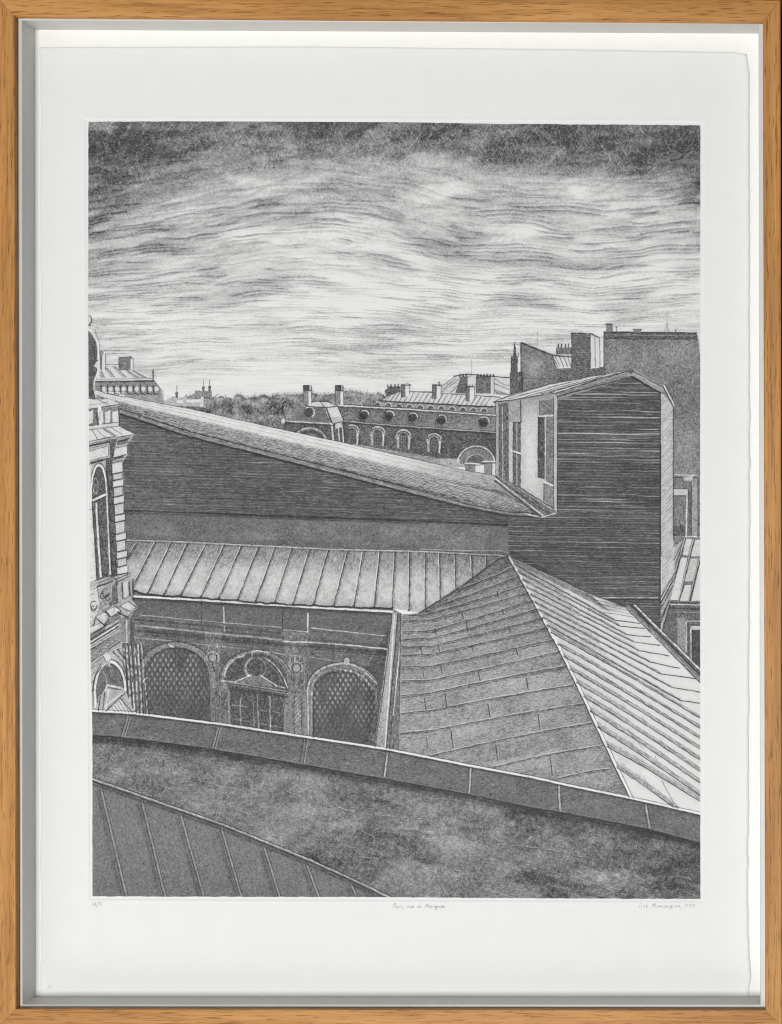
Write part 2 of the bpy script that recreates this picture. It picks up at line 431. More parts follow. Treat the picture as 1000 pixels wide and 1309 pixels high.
    for x, y in ((450, 556), (483, 558), (516, 562), (555, 567)):
        fill([(x - 8, y + 11), (x - 9, y - 6)] + arc(x, y - 5, 9, 8.5, 190, 350) + [(x + 9, y - 6), (x + 8, y + 12)], .46, 90, .5, 4, .3, 3)
        fill([(x - 5.5, y + 11), (x - 5.5, y - 3)] + arc(x, y - 3, 5.5, 6, 190, 350) + [(x + 5.5, y - 3), (x + 5.5, y + 12)], .83, 90, .3, 4, 0)
        line(arc(x, y - 4, 9.6, 8.6, 225, 345), -.62, 1.4, .3, .4); line(arc(x, y - 4, 7.4, 6.8, 195, 350), .8, 1.2); line(arc(x + 1, y - 6, 9.6, 8.6, 225, 330), .6, 1)
        for d in (-2.6, 0, 2.6):
            line([(x + d, y - 6), (x + d, y + 11)], -.42, .6)
        for d in (-4, 0, 4, 8):
            line([(x - 5, y + d), (x + 5, y + d)], -.36, .6)
        line([(x - 8, y - 3), (x - 7.5, y + 11)], -.5, 1); line([(x + 7.6, y - 3), (x + 6.8, y + 12)], -.65, 1.2); line([(x + 9.8, y - 2), (x + 9.4, y + 12)], .7, 1.2)
        line(arc(x - 8, y - 3, 2, 2, 0, 300), -.6, .8); line(arc(x + 8, y - 3, 2, 2, 0, 300), -.6, .8)
    # ledges under the windows
    fill([(446, 567), (490, 575), (560, 587), (562, 590), (590, 590), (592, 604), (470, 580)], .44, 12, .3, 6, .1, 9)
    line([(452, 568), (500, 576), (560, 586), (590, 587)], -.6, 1); line([(470, 577), (520, 585), (575, 598)], .5, 1.2); line([(556, 578), (560, 586)], .7, 1.4)
    fill([(558, 586), (594, 588), (594, 604), (575, 600)], .33, 10, .3, 6, .08, 7); fill([(572, 597), (596, 597), (596, 605), (590, 604)], .1, 10, .3, 6, 0)
    for r, a_ in ((24, -.3), (23, -.25), (17, -.3), (14, -.3)):
        line(arc(609, 593, r, r * .95, 185, 352, 24), a_, 1.2, .2, .15)
    fill(arc(609, 593, 21.5, 20, 180, 360), .62, 90, .8, 4, .08, 5); fill(arc(609, 594, 13, 12.5, 180, 360), .76, 90, .8, 4, .06, 5)
    line(arc(609, 593, 24, 22.8, 182, 352, 24), -.42, 1.6, .3, .5); line(arc(609, 594, 13.5, 13, 185, 355, 24), -.45, 1)
    fill(rect(595, 593, 613, 606), .6, 90, .3, 4, .06, 6); fill(rect(608, 594, 619, 607), .07, 90, .2, 4, 0); fill(rect(619, 592, 629, 607), .55, 90, .3, 4, .06, 6)
    fill(rect(629, 592, 634, 608), .06, 90, .2, 4, 0)
    line([(594, 592), (614, 593)], -.9, 1.6); line([(594, 594), (614, 595)], .8, .9); line([(617, 590), (634, 590)], -.9, 1.6); line([(617, 592), (633, 592)], .8, .9); line([(629, 593), (629, 607)], .8, .9)
    line([(595, 606), (634, 609)], -.6, 1)
    # left pavilion of that range
    fill([(362, 538), (424, 541), (446, 538), (446, 575), (400, 562), (362, 552)], .76, -60, .4, 5, .06, 8)
    line(arc(396, 568, 22, 21, 205, 338, 20), -.55, 2.4, .3, .3); line(arc(396, 568, 18, 17, 205, 335, 20), .6, 1); line(arc(396, 568, 25, 24, 205, 335, 20), .5, .8)
    fill(arc(396, 570, 16, 16, 190, 340), .56, 60, .6, 4, .08, 5)
    fill([(365, 538), (392, 518), (417, 521), (425, 541)], .62, 8, .3, 5, .08, 8); courses([(365, 538), (392, 518), (417, 521), (425, 541)], 3, 2.4, .35, .5, s=8)
    fill([(417, 521), (432, 520), (439, 538), (425, 541)], .1, 70, .3, 5, .06, 6); shade([(417, 534), (439, 532), (439, 541), (425, 541)], lambda X, Y: .15 + 0 * X)
    line([(417, 521), (425, 541)], .85, 1.4); line([(432, 520), (440, 538)], .8, 1.4); line([(414, 517), (423, 541)], -.5, .7)
    fill([(389, 516), (404, 513), (419, 514), (431, 519), (417, 521), (394, 519)], .1, 10, .3, 5, 0); line([(389, 516), (404, 513), (419, 514)], .7, .8); line([(389, 517), (396, 519.5), (417, 521), (432, 519)], .85, 1.2); line([(408, 512), (416, 521)], .8, 1)
    fill(arc(394.5, 527.5, 6, 6.2, 0, 360), .86, 0, .8, 3, 0); line(arc(395.5, 526.8, 6.6, 6.6, 230, 420), -.9, 1.5, .1, 0)
    line([(364, 538), (395, 540), (425, 542)], -.9, 1.5); line([(362, 540.5), (425, 544)], .7, 1.3)
    fill(arc(362, 538, 3, 4, 0, 360), .15, 0, .4, 3, 0); line(arc(362, 538, 3, 4, 0, 360), .7, .8)
    for x in (424, 432, 437):
        line([(x, 541), (x + 2.5, 566)], -.85, 2.4 if x == 424 else 1.4, .2, .1); line([(x + 2.5, 543), (x + 4.5, 566)], .7, 1)
    fill([(428, 541), (437, 539), (437, 546), (429, 548)], .18, 30, .3, 4, 0); line(arc(433, 545, 5, 5, 180, 350), .7, .9)
    for x in (388, 429):
        fill(rect(x, 492, x + 10.5, 517), lambda X, Y: np.where(X < x + 6.6, .55, .06) + .25 * (Y < 499), 90, .3, 4, .05, 4)
        fill([(x - .6, 492), (x + 7, 492), (x + 7, 499), (x - .6, 499)], .85, 0, .4, 4, 0)
        line([(x + 10.3, 494), (x + 10.3, 516)], .7, .8); line([(x, 499), (x + 10, 499.5)], .8, 1.2); line([(x, 493), (x, 516)], .6, .8); line([(x + 7, 492), (x + 7, 499)], .7, 1)
    line([(x + 9, 493), (x + 9, 498)], .6, 1)

    # ---- high buildings at the right
    fill([(772, 425), (891, 426), (893, 440), (898, 440), (898, 712), (772, 712)], lambda X, Y: .6 + .22 * (fbm(X / 26, Y / 30, 71, 4) - .5) - .10 * np.exp(-((X - 790) / 14) ** 2 - ((Y - 460) / 25) ** 2) - .14 * np.exp(-((X - 870) / 22) ** 2 - ((Y - 450) / 22) ** 2)
         - .08 * np.exp(-((X - 880) / 14) ** 2 - ((Y - 570) / 30) ** 2), -50, .7, 5, .1, 6)
    fill([(893, 436), (899, 436), (899, 720), (896.5, 720), (895.5, 470)], .03, 90, .2, 5, 0)
    fill([(772, 424), (890, 425), (892, 433), (772, 433)], .72, 0, .15, 7, .05, 8)
    line([(772, 424), (891, 425.5)], .9, 1.4); line([(774, 433), (892, 433.5)], .8, 1); line([(774, 428), (890, 429)], -.35, .7); line([(772, 425), (772, 474)], .7, 1)
    line([(891, 426), (895, 444), (896, 700)], .6, 1)
    fill(rect(775, 415, 783, 424), .6, 90, .5, 3, .1, 4); line([(774, 414.5), (783, 414.5)], .9, 1.6); line([(783, 415), (783, 424)], .7, .8); line([(788, 417), (788, 424)], .7, .9); line([(787, 418), (790, 418)], .7, .8)
    fill(rect(810, 421, 820, 425), .6, 0, .4, 3, 0); line([(809, 421), (821, 421)], .8, 1)
    line([(853, 396), (853, 424)], .4, .5, 0, 0); line([(850, 424), (852.5, 413), (856, 424)], .5, .6, 0, 0); line([(864, 421), (864, 424)], .8, 1.6)
    fill([(667, 486), (711, 486), (711, 471), (775, 469), (775, 484), (668, 506)], .7, 0, .6, 5, .06, 8)
    fill(rect(711, 444, 731, 453), .66, 0, .4, 4, .06, 5)
    for x in (714, 718, 723, 727):
        line([(x, 439.5), (x, 444)], .9, 1.9, 0, 0)
    fill([(706, 453), (731, 455), (732, 469), (715, 470)], .07, 65, .2, 5, 0)
    for i in range(4):
        line([(709.5 + i * 5.4, 455), (716.5 + i * 4.6, 469)], .75, 1)
    fill([(666, 438), (707, 454), (712, 471), (711, 488), (667, 502)], lambda X, Y: .62 - .22 * np.exp(-((X - 682) / 9) ** 2 - ((Y - 470) / 12) ** 2), 60, .8, 5, .1, 8)
    line([(666, 438), (666, 500)], .95, 1.5); line([(666, 438), (707, 454), (731, 456.5)], .95, 2); line([(706, 454), (714, 470)], .7, 1.2); line([(668, 484), (711, 484)], .5, .8); line([(687, 424), (687, 443)], .45, .5, 0, 0)
    fill(rect(731, 427, 755, 471), .74, 0, .35, 5, .07, 6); courses(rect(731, 427, 755, 471), 1, 3.2, -.3, .5, s=5)
    fill([(755, 427), (767, 433), (767, 470), (755, 471)], .08, 90, .15, 6, .03, 5)
    line([(761, 430), (761, 470)], .75, 1.1); line([(767, 433), (767, 470)], .75, 1); line([(730, 426), (756, 426.5), (767, 432)], .9, 1.8); line([(731, 427), (731, 470)], .8, 1); line([(755, 428), (755, 470)], .8, 1.1)
    fill([(652, 476), (668, 475), (668, 506), (652, 507)], .74, 90, .4, 5, .06, 6); fill([(653, 455), (662, 455), (662, 477), (653, 477)], .78, 90, .3, 5, .05, 6)
    fill([(656, 455), (657.5, 440), (659, 440), (660, 455)], .85, 90, .2, 4, 0); line([(658, 437), (658, 442)], .8, 1.2)
    fill(rect(662.5, 452, 665.5, 475), .06, 90, .1, 4, 0); line([(663, 451), (663, 456)], .8, 1.4); line([(668, 476), (668, 505)], .9, 1.6)

    # ---- window and small roof at the far right
    fill([(861, 606), (896, 607), (896, 690), (861, 690)], .6, 90, .4, 5, .08, 7)
    line([(861, 607), (891, 607.5)], -.7, 1.3); line([(861, 610), (889, 611)], .6, 1.4); fill([(874, 610), (886, 608), (886, 614), (875, 615)], .3, 0, .6, 3, .2, 3)
    fill([(861, 625), (879, 625), (877, 633), (861, 633)], .2, 0, .3, 5, 0); line([(861, 625), (879, 624.5)], .7, .9); line([(861, 634), (877, 634)], .8, 1.3)
    fill(rect(861, 636, 877, 685), lambda X, Y: .62 + .15 * (Y > 672), 90, .4, 5, .06, 7); line([(878.5, 627), (877.5, 686)], -.8, 2); line([(880.5, 625), (879.5, 686)], .6, .8)
    fill(rect(881, 616, 885, 685), .74, 90, .2, 5, .04, 5); fill(rect(885, 612, 893, 685), .4, 90, .25, 6, .1, 6); line([(892.5, 612), (892.5, 686)], .8, 1.2)
    fill([(862, 687), (898, 687), (898, 770), (852, 770), (862, 728)], .62, 60, .4, 5, .08, 7)
    line([(877, 685.5), (895, 686)], -.8, 1.4)
    fill([(877, 689), (885, 689), (880, 710), (873, 709)], .14, -70, .3, 6, .06, 6); fill([(888, 690), (896, 690), (896, 711), (883, 711)], .14, -70, .3, 6, .06, 6)
    fill([(871, 713), (879, 713), (867, 767), (857, 767)], .12, -70, .3, 6, .06, 6); fill([(882, 714), (893, 714), (886, 743), (875, 743)], .22, -70, .4, 6, .1, 6)
    fill([(876, 748), (884, 748), (880, 768), (869, 768)], .14, -70, .3, 6, .05, 6); fill([(896, 716), (896, 768), (884, 768)], .1, -70, .3, 6, .04, 6)
    for a_, b_ in (((888, 690), (869, 768)), ((896, 714), (882, 768)), ((877, 688), (855, 766))):
        line([a_, b_], .8, 1.3); line([(a_[0] - 1.5, a_[1]), (b_[0] - 1.5, b_[1])], -.7, .8)
    fill([(861, 700), (874, 690), (862, 734)], .3, -60, .4, 5, .1, 4)
    for d in (0, 4, 8):
        line([(874 - d * .4, 690 + d * 1.4), (859, 722 + d * 2.6)], .75, 1.1)
    fill([(846, 770), (898, 770), (898, 875), (846, 812)], .72, 90, .4, 5, .06, 7)
    line([(852, 772), (896, 773.5)], -.8, 1.3); line([(854, 770.5), (896, 771)], .85, 1.5); line([(853, 777), (896, 779)], .7, 1.5); line([(855, 782), (896, 783)], -.4, 1)
    fill(rect(866, 790, 876, 850), .5, 90, .3, 5, .07, 6); fill(rect(882, 798, 898, 850), .85, 90, .3, 5, .04, 6)
    line([(877.5, 795), (877.5, 835)], -.85, 1.5); line([(877, 794), (896, 794)], -.7, 1.3); line([(883.5, 801), (883.5, 845)], -.7, 1.6); fill(rect(884, 800, 898, 805), .22, 0, .3, 5, 0); line([(880.5, 797), (880.5, 838)], .6, 1)

    # ---- long bright roof ramp and the dark wall below it
    bt_ = [(118, 497), (137, 503), (240, 522), (360, 549), (440, 566), (592, 601), (634, 608)]
    bb_ = [(118, 516), (150, 527), (240, 557), (350, 585), (440, 608), (540, 634), (600, 649), (648, 658), (690, 661)]
    wall = bb_ + [(712, 655), (712, 800), (640, 716), (540, 706), (160, 692), (118, 692)]

    def wt(X, Y):
        lim = np.interp(X, [160, 240, 345, 540, 650], [653, 655, 660, 666, 672])
        return .675 - .03 * (Y > lim) - .16 * np.clip(fbm(X / 45, Y / 18, 83, 3) - .42, 0, 1) - .06 * np.clip((X - 300) / -150, 0, 1)
    fill(wall, wt, 1.6, .05, 12, .05, 12, grain=.2)
    up = bb_[:-1] + [(690, 661), (650, 672), (540, 666), (345, 660), (240, 655), (160, 653), (118, 653)]
    courses(up, 1.6, 3.8, .5, .7, .35, 1, .4, 12, 34); courses(up, 1.6, 7.4, -.55, .42, .4, .7, .85, 14, 30); courses(up, 1.5, 3.2, -.34, .4, .4, .8, .9, 15, 16)
    line([(155, 653), (240, 655), (345, 660), (540, 666), (650, 672)], .7, 2.2); line([(155, 656), (240, 658), (345, 663), (540, 669)], .35, 2)
    lowb = [(160, 656), (240, 658), (345, 663), (540, 669), (650, 675), (650, 708), (540, 702), (420, 699), (240, 690), (160, 687)]
    fill(lowb, lambda X, Y: .65 - .12 * np.clip(fbm(X / 22, Y / 12, 88, 3) - .4, 0, 1) * 2 + .06 * np.exp(-((Y - np.interp(X, [160, 650], [688, 707])) / 5) ** 2), -20, .9, 6, .04, 8, False, grain=.24)
    rb_ = [(118, 497)] + bt_[1:] + [(700, 661), (690, 661)] + bb_[::-1][1:]

    def rampt(X, Y):
        f = (Y - np.interp(X, *np.array(bt_ + [(712, 660)]).T)) / (np.interp(X, *np.array(bb_).T) - np.interp(X, *np.array(bt_ + [(712, 660)]).T) + 1e-3)
        t = np.interp(f, [0, .34, .42, .78, .82, .86, .89, 1], [.0, .03, .26, .36, .66, .6, .42, .4])
        return t + .3 * np.clip((X - 500) / 150, 0, 1) * (f < .45)
    fill(rb_, rampt, lambda X, Y: np.arctan(np.interp(X, [118, 240, 440, 690], [.2, .235, .24, .25])).astype(f4), .05, 12, .07, 9)
    for i in range(20):
        f = .04 + i * .042; q = []
        for j in range(14):
            x = 118 + (690 - 118) * j / 13
            ya = np.interp(x, *np.array(bt_ + [(700, 661)]).T); yb = np.interp(x, *np.array(bb_).T)
            q.append((x, ya + (yb - ya) * f))
        if f < .36:
            line(q, .5 if i % 3 == 1 else .12, .55, .25, .5)
        else:
            line(q, rng.choice([.5, .35, .6]), .7, .5, .7); line([(x, y + .9) for x, y in q], -.45, .7, .4, .7)
    line([(x, y) for x, y in bt_], .6, .9)
    sh = [(x, y + 1) for x, y in bb_]
    line([(x, y - (6 if x < 600 else 4)) for x, y in bb_], .8, 1.2); line(sh, .75, 2.6, .3, .2); line([(x, y - 2) for x, y in bb_[:-1]], -.08, 1.6)

    # ---- boarded gable house
    gw = [(712, 504), (806, 477), (845, 500), (845, 812), (800, 790), (740, 756), (650, 713), (650, 668), (690, 662), (712, 655)]
    fill(gw, lambda X, Y: .71 - .14 * np.clip(fbm(X / 60, Y / 30, 91, 3) - .38, 0, 1) - .07 * np.exp(-((X - 770) / 40) ** 2 - ((Y - 560) / 60) ** 2), .8, .04, 12, .04, 9, grain=.2)
    gu = [(712, 506), (806, 480), (845, 500), (845, 655), (712, 655)]
    courses(gu, .8, 3.6, .6, .7, .3, 1, .25, 22, 45); courses(gu, .7, 3.6, -.9, .42, .3, .6, .75, 25, 34); courses(gu, .7, 7.2, -.75, .5, .5, .8, .6, 27, 50)
    gl = [(650, 660), (845, 655), (845, 812), (800, 790), (740, 756), (650, 713)]
    courses(gl, .8, 3.1, .5, .6, .3, 1, .25, 32, 45); courses(gl, .7, 6.3, -.6, .42, .4, .8, .6, 35, 45); courses(gl, .7, 3.1, -.4, .38, .3, .7, .7, 36, 25)
    line([(844.5, 502), (844, 770)], .9, 1.8)
    line([(770, 764), (843, 764)], -.6, 1.2); line([(770, 766.5), (843, 766.5)], .8, 1.4)
    # pale side wall
    fill([(634, 513), (652, 509), (708, 503), (711, 655), (634, 608)], lambda X, Y: .22 - .12 * np.exp(-((X - 679) / 9) ** 2 - ((Y - 580) / 40) ** 2) + .22 * np.clip((535 - Y) / 25, 0, 1), 60, .9, 4, .1, 6)
    fill([(638, 516), (650, 514), (650, 616), (638, 609)], .68, 90, .25, 6, .08, 6); line([(642.5, 520), (643, 612)], -.8, 1.1); line([(638, 516), (638, 608)], .8, 1); line([(650, 514), (650.5, 617)], .7, 1)
    fill([(634, 515), (637.5, 514), (637.5, 609), (634, 607)], .32, 90, .2, 5, .06, 5); line([(634, 515), (634, 608)], .6, .8)
    fill([(656, 539), (666, 539), (666, 624), (656, 618)], .72, 90, .3, 5, .06, 5); line([(661, 540), (661, 620)], -.6, 1.2); line([(656, 539), (656, 618)], .8, 1); line([(654, 576), (666, 580)], -.95, 2.2); line([(655, 578.5), (666, 582)], .7, .8); line([(665.5, 512), (666.5, 540)], .85, 1.6)
    fill([(650, 514), (665, 512), (665, 538), (650, 540)], .4, 60, .9, 4, .12, 5)
    fill([(688, 533), (697, 533), (697, 613), (688, 610)], .8, 90, .3, 5, .05, 5); fill([(697, 533), (709, 532), (709, 620), (697, 615)], .6, 90, .3, 5, .06, 5); line([(697.3, 533), (697, 640)], -.75, 1.3); line([(688, 533), (688, 611)], .8, 1.1)
    fill([(691, 512), (708, 510), (708, 530), (691, 531)], .62, 0, .6, 5, .08, 5); line([(689, 532), (708, 531)], -.7, 1.4); line([(690, 512), (690, 531)], .8, 1)
    fill([(695, 617), (709, 622), (709, 650), (695, 640)], .52, 45, .4, 5, .08, 5); line([(695, 616), (709, 622)], -.8, 1.4); line([(695.5, 618), (695.5, 641)], .8, 1.2)
    fill([(633, 607), (666, 623), (711, 652), (712, 657), (692, 662), (633, 612)], .62, 38, .2, 7, .06, 6)
    line([(633, 611), (694, 659)], -.9, 1.2); line([(633, 609), (700, 656)], .8, 1); line([(640, 610), (708, 652)], -.5, .8); line([(636, 607), (709, 650)], .7, 1); line([(632, 614), (692, 661)], .7, 1.6); line([(668, 655), (691, 661.5), (711, 656)], -.85, 1.3)
    fill([(708, 505), (713, 505), (712, 654), (708, 651)], .22, 90, .2, 6, .05, 6); line([(713, 506), (712.5, 654)], .8, 1.1); line([(708, 507), (708, 651)], .7, .9)
    # gable roof
    fill([(708, 503), (760, 486), (806, 473), (812, 478), (806, 483), (725, 507), (712, 508)], .42, -16, .2, 7, .06, 7); line([(712, 507), (806, 482)], .75, 1.8); line([(722, 504), (800, 480)], .3, 1)
    fill([(631, 514), (653, 504.5), (703, 491), (760, 480.5), (806, 473), (760, 486), (711, 502.5), (703, 502), (680, 506.5), (654, 511)], .06, -16, .1, 9, .02, 9)
    for a_, b_ in (((640, 510), (700, 492)), ((650, 510), (745, 484)), ((672, 507), (775, 479)), ((690, 504), (790, 477)), ((703, 502), (770, 482))):
        line([a_, b_], .72, 1.)
    line([(631, 514), (653, 504.5), (703, 491), (760, 480.5), (806, 473)], .75, 1); line([(631, 514.5), (654, 511.5), (680, 507), (703, 502.5), (711, 503), (760, 486.5), (806, 473.5)], .85, 1.5)
    fill([(802, 475), (806, 470), (850, 494), (849, 501), (843, 501)], .36, 27, .15, 8, .04, 7); line([(806, 473), (849, 495)], .8, 1.1); line([(806, 481), (846, 503)], .85, 1.8); line([(808, 476), (847, 497)], -.5, .8)
    fill([(802, 476), (806, 470), (812, 474), (808, 478)], .8, 0, .5, 3, 0)
    # pale chimney breast to the right of it
    fill([(845, 502), (850, 505), (861, 521), (861, 698), (863, 733), (846, 766)], .16, -50, .2, 9, .05, 8); courses([(845, 502), (850, 505), (861, 521), (861, 698), (863, 733), (846, 766)], -48, 3.2, .5, .45, .5, .9, .6, 44, 12)
    courses([(845, 502), (861, 510), (861, 640), (845, 640)], 4, 5.3, .35, .45, .5, .8, .8, 46, 8)
    line([(861, 520), (861, 690)], .75, 1.2); line([(849, 492), (862.5, 519)], -.95, 2); line([(847.5, 493), (860.5, 520)], .8, 1); line([(850.5, 491), (864, 518)], .8, 1); line([(862, 517), (867, 516)], .6, 1)
    fill([(845, 768), (864, 733), (858, 766), (846, 806)], .34, -65, .2, 7, .05, 6)
    for a_, b_ in (((845, 764), (863, 732)), ((844, 772), (864, 736)), ((844, 780), (861, 748)), ((845, 790), (856, 768)), ((848, 803), (857, 772)), ((843, 800), (852, 778))):
        line([a_, b_], .8, 1.3)

    # ---- seamed zinc roof in the middle
    zt = [(156, 688), (240, 691), (420, 700), (540, 703), (640, 708), (651, 711)]; zb = [(160, 752), (187, 759), (210, 761), (257, 764), (360, 772), (502, 778), (536, 783)]

    def zincT(X, Y):
        f = (Y - np.interp(X, *np.array(zt).T)) / 70.
        return np.interp(f, [0, .1, .3, .5, .9, 1], [.52, .48, .38, .22, .17, .26]) + .10 * np.clip((X - 520) / 100, 0, 1) + .06 * np.clip((230 - X) / 60, 0, 1)
    fill(zt + zb[::-1], zincT, lambda X, Y: np.interp(X, [160, 380, 520], [2.15, 1.95, 1.6]).astype(f4), .3, 7, .16, 9)
    tops = [177, 199, 219, 240, 264, 287, 309, 331, 352, 374, 396, 420, 445, 465, 486, 505, 524, 544, 562, 582, 603, 622]
    bots = [158, 169, 189, 210, 231, 257, 280, 304, 327, 351, 375, 401, 427, 452.6, 478.5, 502, 523, 544, 563, 583, 604, 622]
    hip = [(536, 783), (590, 750), (640, 713), (651, 711)]
    for a_, b_ in zip(tops, bots):
        p = (a_, yat(zt, a_) + 3); q = (b_, yat(zb, b_) - 1 if b_ < 540 else yat(hip, b_) + .5)
        if b_ == 158:
            q = (163, 714)
        line([p, q], .85, 1.3, .4, .35); line([(p[0] + 1.6, p[1]), (q[0] + 1.6, q[1])], .35, 2, .5, .6); line([(p[0] - 1.4, p[1]), (lerp(p, q, .7)[0] - 1.4, lerp(p, q, .7)[1])], -.75, 1.0, .3, .3)
        if b_ < 540:
            fill(arc(q[0], q[1], 1.8, 1.5, 0, 360), .85, 0, .5, 3, 0)
    line([(x, y + 2) for x, y in zt], -.45, 1.2); line([(x, y + .5) for x, y in zt], .6, 1); line([(x, y + 4) for x, y in zt], .5, .7)
    line([(537, 702), (590, 704), (640, 704), (652, 707)], -.4, 1.2)

    # ---- courtyard front under it
    cf = [(160, 752), (187, 759), (257, 764), (360, 772), (502, 778), (512, 784), (482, 958), (390, 943), (118, 911), (118, 780)]
    fill(cf, lambda X, Y: .70 + .05 * np.exp(-((Y - 800 - (X - 160) * .07) / 8) ** 2) - .1 * np.clip(fbm(X / 18, Y / 12, 103, 3) - .45, 0, 1), 10, .6, 5, .06, 8, grain=.26)
    line([(x, y + .6) for x, y in zb[:-1]], .9, 2.4, .8, .1)
    gt = [(164, 762), (257, 767), (400, 776.5), (503, 782)]
    line(gt, -.95, 2.6, .2, .1); line([(x, y + 2.2) for x, y in gt], .75, 1.2); line([(x, y + 4) for x, y in gt], .5, 2)
    for a_, b_ in ((176, 258), (260, 284), (290, 360), (363, 392), (398, 490)):
        ya = 772 + (a_ - 176) * .07; yb = 772 + (b_ - 176) * .07
        fill([(a_, ya), (b_, yb), (b_, yb + 17), (a_, ya + 14)], .68, 10, .8, 5, .08, 9, grain=.26)
    yl = lambda x, y0: y0 + (x - 176) * .085
    for y0, y1, t in ((789, 797, .66), (803, 812, .74), (812, 826, .66)):
        fill([(172, yl(172, y0)), (496, yl(496, y0)), (494, yl(494, y1)), (172, yl(172, y1))], t, 5, .4, 6, .12, 6, grain=.3)
    for x0, x1, y0, y1 in ((262, 284, 800, 930), (364, 394, 808, 944), (172, 184, 800, 918)):
        fill([(x0, y0), (x1, y0 + 2), (x1 + 2, y1), (x0 + 3, y1)], .62, 88, .3, 6, .2, 5, grain=.34)
        for k in range(7):
            xx = x0 + 2 + k * (x1 - x0 - 3) / 6
            line([(xx, y0 + 28), (xx + 2, y1)], -.28 if k % 2 else .4, .9, .5, 1.)
    for cx, cy, rx, ry, t in ((225, 862, 49, 42, .6), (327, 872, 47, 42, .6), (438, 884, 47, 38, .58)):
        fill([(cx - rx, cy + 60), (cx - rx, cy)] + arc(cx, cy, rx, ry, 182, 358, 24) + [(cx + rx * .95, cy), (cx + rx * .93, cy + 68)], t, 60, .7, 5, .2, 5, grain=.36)
        for k in range(13):
            an = 190 + k * 13.3
            line([arc(cx, cy, rx, ry, an, an + 1, 1)[0], arc(cx, cy, rx - 6, ry - 6, an, an + 1, 1)[0]], .5, .8, .3, .4)
        line(arc(cx, cy, rx, ry, 185, 356, 24), .6, 1.2, .3, .3); line(arc(cx + 1, cy + 1.5, rx - 1.5, ry - 1.5, 195, 350, 24), -.4, 1, .3, .6)
    for q, a_, w in (([(178, 786), (290, 796.5), (360, 802)], -.62, 1.), ([(363, 805), (394, 808)], -.85, 1.1), ([(398, 803), (494, 813)], -.85, 1.1),
                     ([(172, 799), (200, 802), (280, 810), (360, 818)], -.5, 2.4), ([(360, 820), (397, 821), (440, 824), (496, 830)], -.7, 1.8),
                     ([(172, 815), (225, 820)], -.55, 1.1), ([(240, 822), (325, 831), (385, 839)], -.4, 1.), ([(395, 840), (435, 846)], -.5, 1.),
                     ([(286, 776), (286.5, 796)], -.8, 1.9), ([(393.6, 784), (393.6, 808)], -.85, 1.6), ([(287, 800), (287, 808)], -.6, 1.4), ([(278, 822), (278, 828)], -.8, 1.4),
                     ([(172, 792), (360, 809)], .4, 2.4), ([(172, 806), (360, 824), (496, 834)], .45, 2), ([(362, 776), (361, 806)], .6, 1.4), ([(258, 768), (258, 800)], .5, 1.2)):
        line(q, a_, w, .35, .3)
    squig(175, 822, 270, 832, 34, -.3, 2); squig(280, 828, 375, 840, 34, -.3, 2); squig(395, 826, 488, 842, 40, -.3, 2.2); squig(365, 808, 394, 820, 16, -.35, 2)
    squig(264, 828, 282, 850, 26, -.5, 2.6); squig(366, 838, 392, 868, 34, -.5, 2.8); squig(268, 850, 280, 880, 22, -.45, 2.2); squig(372, 866, 388, 892, 24, -.5, 2)
    squig(180, 828, 200, 850, 12, -.3, 2); squig(246, 830, 266, 850, 10, -.25, 2); squig(340, 840, 366, 860, 12, -.2, 2); squig(462, 845, 485, 866, 14, -.25, 2)
    for x, y, r in ((272, 841, 4.5), (379, 854, 4.5)):
        fill(arc(x, y, r, r, 0, 360), .42, 0, 1, 3, .25, 3); line(arc(x, y, r + 3.5, r + 3.5, 150, 400), -.5, 1.2); line(arc(x, y, r + 1, r + 1, 0, 360), .6, 1)

    def lattice(x0, x1, y0, y1, sx, sy, a_, dark):
        pts = dark
        sl, m, X, Y = area(pts)
        u = (X - x0) / sx + (Y - y0) / sy; v = (X - x0) / sx - (Y - y0) / sy
        d = np.maximum(np.abs(u - np.floor(u) - .5), np.abs(v - np.floor(v) - .5))
        fade = np.clip(vn(X / 14, Y / 22, 55) * 1.7 - .1, 0, 1) * np.clip((y1 - Y) / (y1 - y0) * 1.5, .25, 1)
        LW[sl][m] = np.maximum(LW[sl][m], (a_ * np.clip((.36 - d) / .2, 0, 1) * fade)[m])
    # left arch
    A1 = [(184, 917), (183, 866)] + arc(225, 862, 42, 35, 185, 355, 20) + [(268, 866), (270, 926)]
    fill(A1, .76, 90, .3, 6, .04, 9, grain=.22); lattice(184, 268, 826, 925, 7., 12, .42, A1)
    line(arc(225, 862, 43, 36.5, 185, 350, 24), -.36, 1.1, .4, .5); line(arc(225, 862, 39.5, 33, 190, 345, 24), .6, 1.4); line([(215, 824), (222, 828)], -.6, 2)
    for x in (157, 161, 166, 170, 175, 180):
        line([(x + rng.random(), 820 + 4 * rng.random()), (x + 4, 862), (x + 9, 915)], -.5, 1.5, .7, 1.1); line([(x + 2.3, 820), (x + 6.3, 862), (x + 11, 915)], .5, 1.2, .6, .6)
    line([(178, 880), (184, 870), (188, 866)], -.7, 1.6); line([(173, 884), (178, 880)], -.6, 1.6)
    # middle window
    fill([(293, 932), (293, 880), (286, 868)] + arc(327, 870, 40, 35, 180, 360, 20)[1:-1] + [(369, 884), (364, 890), (364, 940)], .8, 80, .4, 5, .04, 8)
    line([(287, 866), (289, 856), (293, 849.5), (301, 842), (313, 837.5)], -.62, 2, .3, .4); line([(337, 841), (345, 845), (353, 852), (361, 863), (366, 874), (368, 880)], -.7, 1.3, .3, .4); line([(335, 845), (346, 850), (355, 860), (361, 874)], -.3, .8)
    line([(322, 839), (322, 833.5), (330, 831.5)], -.8, 1.3); line([(330, 832), (360, 836), (366, 839)], -.5, 1.1)
